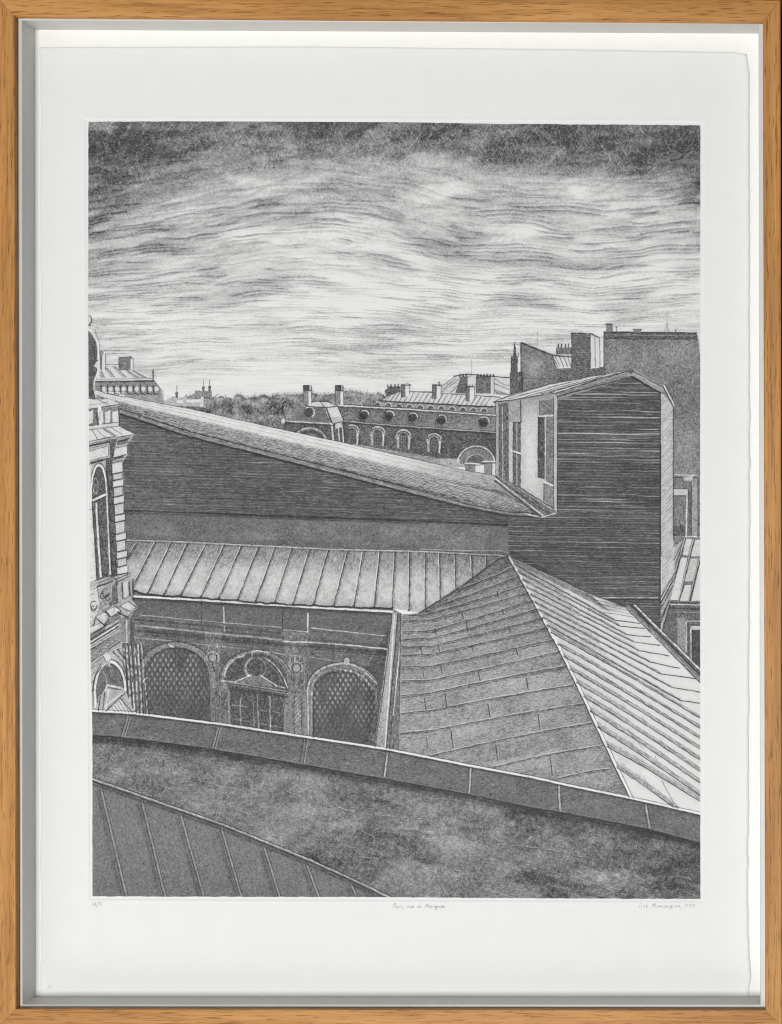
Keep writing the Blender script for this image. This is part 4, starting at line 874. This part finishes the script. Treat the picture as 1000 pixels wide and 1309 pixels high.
def etch_strokes():
    """turn the tone map into needle strokes, each staying in its own area"""
    B = np.zeros(CH * CW, np.float64); Wb = np.zeros(CH * CW, np.float64)
    tone = -np.log(1 - np.clip(TG, 0, .93))
    n_all = 1200000
    for part in range(6):
        n = n_all // 6
        u = rng.random(n) * CW; v = rng.random(n) * CH
        iu = u.astype(int); iv = v.astype(int)
        rid = TI[iv, iu]; L = TL[iv, iu] * ES * (.18 + .42 * rng.random(n))
        a = TA[iv, iu] + TS[iv, iu] * rng.normal(size=n) + np.where(rng.random(n) < .12, 1.2, 0)
        k = np.maximum(2, (L / .8).astype(int)); tot = k.sum()
        idx = np.repeat(np.arange(n), k); st = np.arange(tot) - np.repeat(np.cumsum(k) - k, k)
        f = st / np.repeat(k, k) - .5
        cur = rng.normal(size=n) * .5
        ang = a[idx] + cur[idx] * f
        x = u[idx] + np.cos(ang) * f * L[idx]; y = v[idx] + np.sin(ang) * f * L[idx]
        ok = (x >= 0) & (y >= 0) & (x < CW - 2) & (y < CH - 2)
        idx, x, y = idx[ok], x[ok], y[ok]
        xi = x.astype(int); yi = y.astype(int); p = yi * CW + xi
        same = TI.ravel()[p] == rid[idx]
        idx, x, y, xi, yi, p = idx[same], x[same], y[same], xi[same], yi[same], p[same]
        amt = np.exp(rng.normal(size=n) * .4)
        wgt = tone.ravel()[p] * amt[idx]
        wht = (rng.random(n) < .09)[idx]
        fx = x - xi; fy = y - yi
        for d, wt in ((0, (1 - fx) * (1 - fy)), (1, fx * (1 - fy)), (CW, (1 - fx) * fy), (CW + 1, fx * fy)):
            B += np.bincount(p + d, wt * wgt * ~wht, CH * CW)
            Wb += np.bincount(p + d, wt * wht, CH * CW)
    B = B.reshape(CH, CW).astype(f4); Wb = Wb.reshape(CH, CW).astype(f4)
    B *= tone.mean() / B.mean()
    return B, Wb


def blur(a, r):
    for ax in (0, 1):
        for _ in range(2):
            c = np.cumsum(np.pad(a, [(r + 1, r) if k == ax else (0, 0) for k in (0, 1)], mode='edge'), axis=ax, dtype=np.float64)
            n = a.shape[ax]
            a = ((np.take(c, range(2 * r + 1, 2 * r + 1 + n), ax) - np.take(c, range(0, n), ax)) / (2 * r + 1)).astype(f4)
    return a


def finish_etching():
    draw_etching()
    B, Wb = etch_strokes()
    tone = -np.log(1 - np.clip(TG, 0, .93))
    mix = TM
    T = 1 - np.exp(-((1 - mix) * tone + mix * B) - .04 * TG)
    T *= 1 - np.clip(Wb * .6 * TM, 0, .4) * np.clip(TG * 1.3, 0, 1)
    grit = rng.random((CH, CW)).astype(f4); g0 = grit; grit = .45 * g0 + .55 * (grit + np.roll(grit, 1, 0) + np.roll(grit, 1, 1) + np.roll(np.roll(grit, 1, 0), 1, 1)) / 4
    T = T * (1 + .12 * (T - .22)) + (grit - .5) * .34 * np.clip(T * 2.2, 0, 1) * (1.15 - T)
    T = np.clip(T, 0, .97)
    gn = .62 + .7 * grit + .25 * (vn(*(np.mgrid[0:CH, 0:CW].astype(f4)[::-1] / 3.1), 66) - .5)
    soft = blur(np.clip(LD, 0, .9), 5)
    T = 1 - (1 - T) * (1 - .30 * soft)
    T = T * (1 - .14 * blur(np.clip(LW, 0, .9), 4))
    T = T * (1 - np.clip(LW * np.clip(gn, 0, 1.1), 0, .93))
    T = 1 - (1 - T) * (1 - np.clip(LD * gn * .92, 0, .86))
    T = np.clip(T + .22 * (T - blur(T, 1)), 0, .97)
    # the needle's unsteadiness
    Yi, Xi = np.mgrid[0:CH, 0:CW].astype(f4)
    wx = 1.3 * (fbm(Xi / 11, Yi / 11, 71, 2) - .5); wy = 1.3 * (fbm(Xi / 11, Yi / 11, 75, 2) - .5)
    gx = np.clip(Xi + wx, 0, CW - 1.01); gy = np.clip(Yi + wy, 0, CH - 1.01)
    ix = gx.astype(int); iy = gy.astype(int); fx = gx - ix; fy = gy - iy
    T = (T[iy, ix] * (1 - fx) + T[iy, ix + 1] * fx) * (1 - fy) + (T[iy + 1, ix] * (1 - fx) + T[iy + 1, ix + 1] * fx) * fy
    # plate border: wiped, slightly ragged edges of the etched picture
    xs = ((np.arange(CW) + .5) / ES + EX0).astype(f4)[None, :]; ys = ((np.arange(CH) + .5) / ES + EY0).astype(f4)[:, None]
    rag = lambda q, s: 1.1 * (fbm(q / 9, q * 0 + 3, s, 3) - .5)
    lx = np.interp(ys, [155, 700, 800, 905, 940, 1147], [113, 112.6, 114.8, 117.4, 118.3, 118.2]) + rag(ys, 1)
    rx = np.interp(ys, [155, 680, 690, 1150], [895.6, 895, 895.2, 895.6]) + rag(ys, 2) * .6
    ty = np.interp(xs, [113, 350, 500, 640, 700, 896], [155.5, 154.6, 156, 158.2, 158.6, 160]) + rag(xs, 3)
    by = np.interp(xs, [118, 300, 500, 700, 896], [1146, 1146.5, 1147, 1148.6, 1149.4]) + rag(xs, 4)
    e = np.minimum(np.minimum(xs - lx, rx - xs), np.minimum(ys - ty, by - ys))
    T = T * np.clip(e * 1.6 + .5, 0, 1)
    return T


# ---------------------------------------------------------------- helpers
def link(ob, parent=None):
    scene.collection.objects.link(ob)
    if parent is not None:
        ob.parent = parent
    return ob


WORLD = {}


def mesh_ob(name, verts, faces, mat, parent=None, origin=None, rot=None, smooth=False):
    """one mesh object from world-space points; origin and rotation are taken out of the points"""
    M = Matrix.Identity(4)
    if origin is not None:
        M = Matrix.Translation(origin)
    if rot is not None:
        M = M @ rot.to_4x4()
    inv = M.inverted()
    me = bpy.data.meshes.new(name)
    me.from_pydata([tuple(inv @ Vector(p)) for p in verts], [], faces)
    me.update()
    bm = bmesh.new(); bm.from_mesh(me); bmesh.ops.recalc_face_normals(bm, faces=bm.faces); bm.to_mesh(me); bm.free()
    if smooth:
        for p in me.polygons:
            p.use_smooth = True
    me.materials.append(mat)
    ob = bpy.data.objects.new(name, me)
    link(ob, parent)
    WORLD[ob.name] = M
    L = WORLD[parent.name].inverted() @ M if parent is not None else M
    ob.location = L.to_translation(); ob.rotation_euler = L.to_euler()
    return ob


def new_mat(name):
    m = bpy.data.materials.new(name); m.use_nodes = True
    nt = m.node_tree
    return m, nt, nt.nodes['Principled BSDF'], nt.nodes.new


def noise(nt, scale, detail, rough, vec=None, dist=0.0):
    n = nt.nodes.new('ShaderNodeTexNoise')
    n.inputs['Scale'].default_value = scale; n.inputs['Detail'].default_value = detail
    n.inputs['Roughness'].default_value = rough; n.inputs['Distortion'].default_value = dist
    if vec is not None:
        nt.links.new(vec, n.inputs['Vector'])
    return n


def ramp(nt, fac, stops):
    r = nt.nodes.new('ShaderNodeValToRGB')
    e = r.color_ramp.elements
    while len(e) < len(stops):
        e.new(.5)
    for k, (p, col) in enumerate(stops):
        e[k].position = p; e[k].color = (*col, 1)
    nt.links.new(fac, r.inputs['Fac'])
    return r


def mixc(nt, a, b, fac, mode='MIX'):
    n = nt.nodes.new('ShaderNodeMix'); n.data_type = 'RGBA'; n.blend_type = mode
    for sock, v in ((n.inputs[0], fac), (n.inputs[6], a), (n.inputs[7], b)):
        if hasattr(v, 'is_output'):
            nt.links.new(v, sock)
        else:
            sock.default_value = v
    return n.outputs[2]


# ---------------------------------------------------------------- materials
def oak():
    m, nt, b, new = new_mat('oiled_oak')
    tc = new('ShaderNodeTexCoord'); oi = new('ShaderNodeObjectInfo')
    sh = new('ShaderNodeVectorMath'); sh.operation = 'MULTIPLY_ADD'
    sc = new('ShaderNodeCombineXYZ')
    for k, f in enumerate((7.0, 3.0, 5.0)):
        mm = new('ShaderNodeMath'); mm.operation = 'MULTIPLY'; mm.inputs[1].default_value = f
        nt.links.new(oi.outputs['Random'], mm.inputs[0]); nt.links.new(mm.outputs[0], sc.inputs[k])
    sh.inputs[1].default_value = (1, 1, 1)
    nt.links.new(tc.outputs['Object'], sh.inputs[0]); nt.links.new(sc.outputs[0], sh.inputs[2])

    def mapped(s, rot=0.0):
        mp = new('ShaderNodeMapping'); mp.inputs['Scale'].default_value = s
        mp.inputs['Rotation'].default_value = (0, rot, 0)
        nt.links.new(sh.outputs[0], mp.inputs['Vector']); return mp.outputs[0]
    broad = noise(nt, 1.0, 3, .55, mapped((5, 40, 90)), .6)
    grain = noise(nt, 1.0, 5, .62, mapped((14, 260, 420), .035), .3)
    pores = noise(nt, 1.0, 2, .5, mapped((60, 900, 1150), .05))
    col = ramp(nt, broad.outputs['Fac'], [(.25, (.385, .178, .052)), (.5, (.48, .236, .074)), (.75, (.58, .300, .104))]).outputs[0]
    g = ramp(nt, grain.outputs['Fac'], [(.33, (.52, .45, .36)), (.47, (.93, .91, .88)), (.7, (1.16, 1.14, 1.1))]).outputs[0]
    col = mixc(nt, col, g, .62, 'MULTIPLY')
    p = ramp(nt, pores.outputs['Fac'], [(.32, (.42, .33, .26)), (.43, (1, 1, 1))]).outputs[0]
    col = mixc(nt, col, p, .8, 'MULTIPLY')
    nt.links.new(col, b.inputs['Base Color'])
    b.inputs['Roughness'].default_value = .48
    b.inputs['Specular IOR Level'].default_value = .18
    bu = new('ShaderNodeBump'); bu.inputs['Strength'].default_value = .25; bu.inputs['Distance'].default_value = .0004
    nt.links.new(pores.outputs['Fac'], bu.inputs['Height']); nt.links.new(bu.outputs[0], b.inputs['Normal'])
    return m


def plain(name, col, rough=.7, var=.04, scale=60, bump=.0, bscale=900, spec=.3):
    m, nt, b, new = new_mat(name)
    tc = new('ShaderNodeTexCoord')
    n = noise(nt, scale, 4, .6, tc.outputs['Object'])
    lo = tuple(x * (1 - var) for x in col); hi = tuple(min(1, x * (1 + var)) for x in col)
    r = ramp(nt, n.outputs['Fac'], [(.3, lo), (.7, hi)])
    nt.links.new(r.outputs[0], b.inputs['Base Color'])
    b.inputs['Roughness'].default_value = rough
    b.inputs['Specular IOR Level'].default_value = spec
    if bump:
        n2 = noise(nt, bscale, 5, .65, tc.outputs['Object'])
        bu = new('ShaderNodeBump'); bu.inputs['Strength'].default_value = .5; bu.inputs['Distance'].default_value = bump
        nt.links.new(n2.outputs['Fac'], bu.inputs['Height']); nt.links.new(bu.outputs[0], b.inputs['Normal'])
    return m


PAPER = (.772, .785, .782)
M_oak = oak()
M_spacer = plain('grey_white_spacer_paint', (.60, .59, .57), .4, .03, 25)
M_mount = plain('white_mount_board', (.835, .83, .81), .85, .015, 90, .00006)
M_paper = plain('rag_paper', PAPER, .9, .012, 40, .00010, 700, .15)
M_graphite = plain('pencil_graphite', (.40, .40, .41), .6, .35, 900)
M_wall = plain('dark_wall', (.012, .012, .013), .8, .1, 20)

M_glass = bpy.data.materials.new('picture_glass'); M_glass.use_nodes = True
_nt = M_glass.node_tree; _nt.nodes.clear()
_o = _nt.nodes.new('ShaderNodeOutputMaterial'); _mx = _nt.nodes.new('ShaderNodeMixShader')
_t = _nt.nodes.new('ShaderNodeBsdfTransparent'); _g = _nt.nodes.new('ShaderNodeBsdfGlossy'); _f = _nt.nodes.new('ShaderNodeFresnel')
_t.inputs['Color'].default_value = (.99, .992, .99, 1); _g.inputs['Roughness'].default_value = .30; _f.inputs['IOR'].default_value = 1.06
_nt.links.new(_f.outputs[0], _mx.inputs[0]); _nt.links.new(_t.outputs[0], _mx.inputs[1]); _nt.links.new(_g.outputs[0], _mx.inputs[2])
_nt.links.new(_mx.outputs[0], _o.inputs['Surface'])


def print_material():
    T = finish_etching()
    paper = np.array([1., 1., 1.], f4); ink = np.array([.030, .030, .033], f4)
    # ink density mixed in display space, stored linear
    g = lambda c: np.where(c <= .0031308, c * 12.92, 1.055 * np.power(c, 1 / 2.4) - .055)
    h = lambda s: np.where(s <= .04045, s / 12.92, np.power((s + .055) / 1.055, 2.4))
    px = np.ones((CH, CW, 4), f4)
    for k in range(3):
        px[:, :, k] = h(g(paper[k]) * (1 - T) + g(ink[k]) * T)
    im = bpy.data.images.new('etched_plate', CW, CH, alpha=False, float_buffer=True)
    im.colorspace_settings.name = 'Linear Rec.709'
    im.pixels.foreach_set(px[::-1].ravel())
    im.update(); im.pack()
    m, nt, b, new = new_mat('etching_ink_on_paper')
    tc = new('ShaderNodeTexCoord'); tx = new('ShaderNodeTexImage'); tx.image = im; tx.interpolation = 'Linear'; tx.extension = 'EXTEND'
    nt.links.new(tc.outputs['UV'], tx.inputs['Vector'])
    n = noise(nt, 40, 4, .6, tc.outputs['Object'])
    r = ramp(nt, n.outputs['Fac'], [(.3, tuple(x * .988 for x in PAPER)), (.7, tuple(x * 1.012 for x in PAPER))])
    nt.links.new(mixc(nt, r.outputs[0], tx.outputs['Color'], 1.0, 'MULTIPLY'), b.inputs['Base Color'])
    b.inputs['Roughness'].default_value = .85; b.inputs['Specular IOR Level'].default_value = .2
    return m


# ---------------------------------------------------------------- setting: the dark wall behind
D_LIP, D_GLASS, D_STRIP, D_MOUNT, D_BACK = .0051, .0062, .0066, .0290, .0400
wy = D_BACK + .001
wall = mesh_ob('wall', [(-2, wy, 0), (2, wy, 0), (2, wy, 3), (-2, wy, 3), (-2, wy + .1, 0), (2, wy + .1, 0), (2, wy + .1, 3), (-2, wy + .1, 3)],
               [(0, 1, 2, 3), (4, 5, 6, 7), (0, 1, 5, 4), (1, 2, 6, 5), (2, 3, 7, 6), (3, 0, 4, 7)], M_wall)
wall['kind'] = 'structure'

# ---------------------------------------------------------------- the framed print
OUT = [(-3.5, -3.), (998.6, -1.6), (1000.6, 1313), (-1.5, 1313)]      # outer corners, clockwise from top left
INN = [(18.2, 20.2), (975.6, 27.4), (978.6, 1291.2), (20.6, 1290.0)]  # inner corners of the oak rails

root = bpy.data.objects.new('framed_print', None)
link(root)
root.empty_display_size = .05
bl, br = at(*OUT[3]), at(*OUT[2])
root.location = ((bl.x + br.x) / 2, D_BACK / 2, (bl.z + br.z) / 2)
root['label'] = 'rooftop etching on white paper in an oak box frame under glass'
root['category'] = 'framed print'
WORLD[root.name] = Matrix.Translation(root.location)

W = [at(*p) for p in OUT]; I = [at(*p) for p in INN]
ROT_V = Matrix.Rotation(math.radians(90), 3, 'Y')
profile = [(0, D_BACK), (0, .0016), (.02, .0006), (.06, .0001), (.10, 0), (.90, 0), (.95, .0001), (.985, .0006), (1, .0014), (1, D_LIP), (.55, D_LIP), (.55, D_BACK)]
for k in range(4):
    a0, a1 = W[k], W[(k + 1) % 4]; b0, b1 = I[k], I[(k + 1) % 4]
    ax = (a1 - a0).normalized() * .00010          # hairline gap at the mitre
    vs, fs, n = [], [], len(profile)
    for s in range(9):
        f = s / 8
        for t, y in profile:
            p0 = a0.lerp(b0, t) + ax; p1 = a1.lerp(b1, t) - ax
            p = p0.lerp(p1, f)
            vs.append((p.x, y, p.z))
    for s in range(8):
        for j in range(n):
            q = (j + 1) % n
            fs.append((s * n + j, s * n + q, (s + 1) * n + q, (s + 1) * n + j))
    fs += [tuple(range(n)), tuple(range(8 * n, 9 * n))]
    mid = (a0 + a1) / 2
    mesh_ob('frame_rail', vs, fs, M_oak, root, Vector((mid.x, 0, mid.z)), ROT_V if k % 2 else None)

# glazing, let into the rails behind their lip
gx0, gx1 = I[0].x - .004, I[1].x + .004; gz0, gz1 = I[3].z - .004, I[0].z + .003


def box(x0, x1, y0, y1, z0, z1):
    return ([(x0, y0, z0), (x1, y0, z0), (x1, y1, z0), (x0, y1, z0), (x0, y0, z1), (x1, y0, z1), (x1, y1, z1), (x0, y1, z1)],
            [(0, 1, 2, 3), (4, 5, 6, 7), (0, 1, 5, 4), (1, 2, 6, 5), (2, 3, 7, 6), (3, 0, 4, 7)])


v, f = box(gx0, gx1, D_LIP + .0001, D_GLASS, gz0, gz1)
mesh_ob('glass_pane', v, f, M_glass, root)

# spacer strips that hold the glass off the print, mitred; slight quarter-round on the arris
SIN = [at(28, 25.6, D_STRIP), at(970.2, 30.6, D_STRIP), at(972.4, 1284.3, D_STRIP), at(28.6, 1284.3, D_STRIP)]
SOUT = [Vector((p.x + dx * .0072, 0, p.z + dz * .0072)) for p, (dx, dz) in zip(SIN, ((-1, 1), (1, 1), (1, -1), (-1, -1)))]
sprof = [(0, D_MOUNT - .0002), (0, D_STRIP), (.90, D_STRIP), (.97, D_STRIP + .00018), (1, D_STRIP + .0007), (1, D_MOUNT - .0002)]
for k in range(4):
    a0, a1 = SOUT[k], SOUT[(k + 1) % 4]; b0, b1 = SIN[k], SIN[(k + 1) % 4]
    vs, fs, n = [], [], len(sprof)
    for f_ in (0, 1):
        for t, y in sprof:
            p = (a0 if f_ == 0 else a1).lerp(b0 if f_ == 0 else b1, t)
            vs.append((p.x, y, p.z))
    for j in range(n):
        q = (j + 1) % n
        fs.append((j, q, n + q, n + j))
    fs += [tuple(range(n)), tuple(range(n, 2 * n))]
    mesh_ob('spacer_strip', vs, fs, M_spacer, root, Vector(((a0.x + a1.x) / 2, D_STRIP, (a0.z + a1.z) / 2)))

v, f = box(SOUT[0].x + .0005, SOUT[1].x - .0005, D_MOUNT, D_MOUNT + .003, SOUT[3].z + .0005, SOUT[0].z - .0005)
mesh_ob('mount_board', v, f, M_mount, root)


# ---- the sheet: deckle edged, a little cockled, with the plate's impression
Y_SHEET = D_MOUNT - .0013


def sstep(a, b, x):
    t = np.clip((x - a) / (b - a), 0, 1)
    return t * t * (3 - 2 * t)


def sheet_y(u, v):
    """depth of the sheet's face; u, v are layout units"""
    u = np.asarray(u, float); v = np.asarray(v, float)
    cockle = .0009 * (fbm(u / 260, v / 330, 201, 2) - .5) + .0003 * (fbm(u / 90, v / 110, 205, 2) - .5)
    ex = np.minimum(u - 52, 957 - u); ey = np.minimum(v - 60, 1277 - v)
    curl = .0009 * np.exp(-np.maximum(ex, 0) / 14) * (vn(v / 60, v * 0 + 3.5, 207) - .25) + .0012 * np.exp(-np.maximum(ey, 0) / 18) * (vn(u / 90, u * 0 + 1.5, 209) - .2)
    lx = np.interp(v, [155, 1150], [109.2, 115.0]); rx = np.interp(v, [155, 1150], [899.3, 898.0])
    ty = np.interp(u, [110, 900], [152.6, 156.2]); by = np.interp(u, [110, 900], [1149.8, 1152.6])
    d = np.minimum(np.minimum(u - lx, rx - u), np.minimum(v - ty, by - v))
    plate = .00042 * sstep(-1.4, 1.4, d) - .00016 * np.exp(-((d + 2.6) / 1.6) ** 2)
    return Y_SHEET + cockle + curl * 1.0 + plate


def sheet_pt(u, v, lift=0.0):
    y = sheet_y(u, v) - lift
    k = PX * (CAM_D + y) / CAM_D
    return np.stack([(u - AX) * k + (AX - 500) * PX, y, (AY - v) * k + (654.5 - AY) * PX + Z0], -1)


def grid_faces(nr, nc, off=0):
    r = np.arange(nr - 1)[:, None] * nc; c_ = np.arange(nc - 1)[None, :]
    a = (r + c_).ravel() + off
    return np.stack([a, a + 1, a + nc + 1, a + nc], -1).tolist()


us = np.unique(np.concatenate([np.linspace(50, 958, 190), np.linspace(104, 122, 28), np.linspace(892, 904, 22)]))
vs_ = np.unique(np.concatenate([np.linspace(58, 1280, 420), np.linspace(147, 162, 26), np.linspace(1144, 1157, 24)]))
nU, nV = len(us), len(vs_)
fv = (vs_ - vs_[0]) / (vs_[-1] - vs_[0])
dl = 51.6 + 2.6 * (fbm(vs_ / 26, vs_ * 0 + 2, 221, 4) - .5) * 2 + .6 * sstep(700, 1277, vs_)
dr = np.interp(vs_, [58, 72, 90, 640, 1180, 1250, 1270, 1280], [954.5, 956.5, 958.5, 959, 956.5, 960, 958, 956.5]) + 3.6 * (fbm(vs_ / 15, vs_ * 0 + 5, 225, 4) - .5)
fu = (us - us[0]) / (us[-1] - us[0])
dt = np.interp(us, [50, 400, 700, 940, 958], [60.0, 59.2, 62.5, 66.5, 69.0]) + .7 * (fbm(us / 60, us * 0 + 3, 231, 2) - .5)
db = np.interp(us, [50, 300, 700, 958], [1275.2, 1276.2, 1277.4, 1279.6]) + .7 * (fbm(us / 50, us * 0 + 7, 235, 2) - .5)
# keep the inner grid straight, let only the rim follow the torn edges
wl = 1 - sstep(50, 100, us)[None, :]; wr = sstep(906, 958, us)[None, :]
wt_ = 1 - sstep(58, 140, vs_)[:, None]; wb = sstep(1160, 1280, vs_)[:, None]
UU = us[None, :] + wl * (dl - 50)[:, None] + wr * (dr - 958)[:, None]
VV = vs_[:, None] + wt_ * (dt - 58)[None, :] + wb * (db - 1280)[None, :]
front = sheet_pt(UU, VV).reshape(-1, 3); back = sheet_pt(UU, VV, -.00045).reshape(-1, 3)
faces = grid_faces(nV, nU) + grid_faces(nV, nU, nU * nV)
loop = [i for i in range(nU)] + [r * nU + nU - 1 for r in range(1, nV)] + [(nV - 1) * nU + i for i in range(nU - 2, -1, -1)] + [r * nU for r in range(nV - 2, 0, -1)]
faces += [(loop[i], loop[(i + 1) % len(loop)], loop[(i + 1) % len(loop)] + nU * nV, loop[i] + nU * nV) for i in range(len(loop))]
sheet = mesh_ob('paper_sheet', np.concatenate([front, back]).tolist(), faces, M_paper, root, at(500, 1277, Y_SHEET), smooth=True)

# ---- the printed picture itself, lying in the plate's impression
pu = np.linspace(110.6, 898.0, 90); pv = np.linspace(153.8, 1152.0, 110)
A, Bv = np.meshgrid(pu, pv)
# stay inside the impression
lo = np.interp(Bv, [155, 1150], [111.2, 117.0]); hi = np.interp(Bv, [155, 1150], [897.8, 896.6])
A2 = lo + (A - pu[0]) / (pu[-1] - pu[0]) * (hi - lo)
t0 = np.interp(A2, [110, 900], [154.2, 157.8]); b0_ = np.interp(A2, [110, 900], [1148.3, 1151.0])
B2 = t0 + (Bv - pv[0]) / (pv[-1] - pv[0]) * (b0_ - t0)
P3 = sheet_pt(A2, B2, .00009).reshape(-1, 3)
pic = mesh_ob('etched_picture', P3.tolist(), grid_faces(len(pv), len(pu)), print_material(), sheet, at(500, 1147, Y_SHEET), smooth=True)
pic['label'] = 'black etched view over seamed zinc roofs under a streaked cloudy sky'
uvl = pic.data.uv_layers.new(name='UVMap')
uvs = np.stack([(A2.ravel() - EX0) / EW, 1 - (B2.ravel() - EY0) / EH], -1)
li = np.empty(len(pic.data.loops), np.int32); pic.data.loops.foreach_get('vertex_index', li)
uvl.data.foreach_set('uv', uvs[li].astype(f4).ravel())

# ---- pencil writing under the plate: strokes as thin graphite ribbons on the paper
GLY = {   # pen paths in a unit box, x right, y up, baseline 0, x-height 1
    'P': [[(.25, 0), (.55, 2.1)], [(.3, 1.9), (.9, 2.2), (1.15, 1.7), (.8, 1.2), (.45, 1.15)]],
    'a': [[(.8, .9), (.4, 1), (.1, .5), (.3, .02), (.7, .4), (.85, .95), (.8, .1), (1.05, .15)]],
    'r': [[(.1, .9), (.2, 0)], [(.15, .6), (.45, 1), (.7, .85)]],
    'i': [[(.15, .9), (.2, .1), (.4, .1)], [(.25, 1.45), (.3, 1.5)]],
    's': [[(.65, .95), (.3, .9), (.25, .6), (.55, .4), (.45, .05), (.05, .05)]],
    ',': [[(.25, .15), (.05, -.55)]],
    'u': [[(.1, .95), (.15, .15), (.5, .05), (.8, .9), (.8, .1), (1.05, .15)]],
    'e': [[(.1, .45), (.65, .6), (.5, 1), (.15, .8), (.15, .15), (.5, 0), (.85, .3)]],
    'd': [[(.75, .9), (.35, .95), (.1, .4), (.4, 0), (.8, .8), (.95, 2.0), (.6, 2.15)], [(.8, .7), (.85, .05), (1.1, .2)]],
    'M': [[(0, 0), (.4, 1.9), (.65, .4), (1.15, 1.95), (1.25, .05), (1.5, .15)]],
    'g': [[(.75, .9), (.35, .95), (.15, .4), (.45, .1), (.75, .85), (.65, -.7), (.2, -.8), (.5, -.25), (1.0, .25)]],
    'n': [[(.1, .95), (.15, 0), (.35, .8), (.6, .95), (.7, .1), (.95, .15)]],
    'm': [[(.05, .9), (.1, 0), (.3, .85), (.5, .9), (.55, .05), (.75, .85), (.95, .9), (1.0, .05), (1.25, .15)]],
    'o': [[(.5, .95), (.1, .6), (.25, .05), (.65, .2), (.6, .9), (.95, .85)]],
    'k': [[(.2, 2.0), (.15, 0)], [(.7, 1.0), (.2, .5), (.75, 0)]],
    'E': [[(.9, 1.8), (.3, 1.7), (.45, 1.0), (.15, .4), (.5, 0), (.95, .3)]],
    'c': [[(.7, .85), (.35, .95), (.1, .4), (.4, 0), (.8, .25)]],
    '1': [[(.15, 1.3), (.4, 1.6), (.3, 0)]],
    '2': [[(.1, 1.2), (.4, 1.6), (.65, 1.2), (.1, 0), (.8, .1)]],
    '3': [[(.15, 1.5), (.6, 1.5), (.3, .9), (.65, .5), (.1, 0)]],
    '0': [[(.4, 1.5), (.1, .8), (.35, 0), (.65, .7), (.4, 1.5)]],
    '5': [[(.75, 1.6), (.3, 1.55), (.2, .95), (.6, .8), (.6, .2), (.1, .0)]],
    '7': [[(.1, 1.5), (.7, 1.6), (.25, 0)], [(.2, .8), (.6, .85)]],
    '8': [[(.6, 1.3), (.3, 1.6), (.2, 1.1), (.6, .5), (.3, 0), (.1, .4), (.6, 1.3)]],
    '9': [[(.65, 1.3), (.3, 1.6), (.15, 1.0), (.6, 1.1), (.65, 1.4), (.4, 0)]],
    '/': [[(.75, 2.0), (.05, -.9)]],
    '_': [[(.0, -.55), (.6, -.5)]],
}
ADV = {'M': 1.55, 'm': 1.3, '/': .8, ',': .55, 'i': .5, ' ': 1.0, '1': .6, 's': .75, 'r': .75, 'P': 1.2, '_': .1}


def writing(text, u0, v0, h, slope=0.0, wob=.06, sx=1.0, w=.62):
    g = np.random.default_rng(len(text) * 7 + 3)
    verts, fcs = [], []
    x = 0.
    for ch in text:
        for path in GLY.get(ch, []):
            p = np.array(path, float) + g.normal(size=(len(path), 2)) * wob
            d = np.r_[0, np.cumsum(np.hypot(*np.diff(p, axis=0).T))]
            s = np.linspace(0, d[-1], max(4, int(d[-1] * 7)))
            # rounded corners: smooth the sampled path
            q = np.stack([np.interp(s, d, p[:, 0]), np.interp(s, d, p[:, 1])], -1)
            for _ in range(2):
                q[1:-1] = .25 * q[:-2] + .5 * q[1:-1] + .25 * q[2:]
            uu = u0 + (x + q[:, 0] * .95 + q[:, 1] * .22) * h * sx; vv = v0 - q[:, 1] * h + slope * (uu - u0)
            t = np.gradient(np.stack([uu, vv], -1), axis=0); t /= np.linalg.norm(t, axis=1)[:, None] + 1e-9
            ww = w * (.55 + .6 * g.random()) * (.7 + .5 * np.abs(np.sin(np.linspace(0.4, 2.8, len(uu)))))
            nx, ny = -t[:, 1] * ww / 2, t[:, 0] * ww / 2
            k = len(verts)
            for du, dv in ((nx, ny), (-nx, -ny)):
                verts += sheet_pt(uu + du, vv + dv, .00012).tolist()
            n = len(uu)
            fcs += [(k + i, k + i + 1, k + n + i + 1, k + n + i) for i in range(n - 1)]
        x += ADV.get(ch, .98)
    return mesh_ob('pencil_writing', verts, fcs, M_graphite, sheet, at(u0, v0, Y_SHEET))


writing('58/70', 117, 1158.2, 3.0, .0)['label'] = 'pencilled edition number below the left corner of the picture'
writing('Paris, rue de Marignan', 501, 1161.4, 3.0, -.008, sx=1.13)['label'] = 'pencilled title below the middle of the picture'
writing('Erik Mcmangron_ 1979', 816, 1160.6, 2.9, -.004, sx=1.36)['label'] = 'pencilled signature and date below the right corner of the picture'
writing('71', 59.5, 1266.0, 4.2, .0, w=.35)['label'] = 'faint pencilled number in the bottom left corner of the sheet'

# small torn flap at the foot of the sheet
fu_, fv_ = np.array([328., 341.5, 340.0, 333.0]), np.array([1276.6, 1272.4, 1277.6, 1277.8])
fp = sheet_pt(fu_, fv_, .0011); fp2 = sheet_pt(fu_, fv_, .0007)
mesh_ob('torn_flap', fp.tolist() + fp2.tolist(), [(0, 1, 2, 3), (4, 5, 6, 7), (0, 1, 5, 4), (1, 2, 6, 5), (2, 3, 7, 6), (3, 0, 4, 7)], M_mount, sheet, at(334, 1277, Y_SHEET))
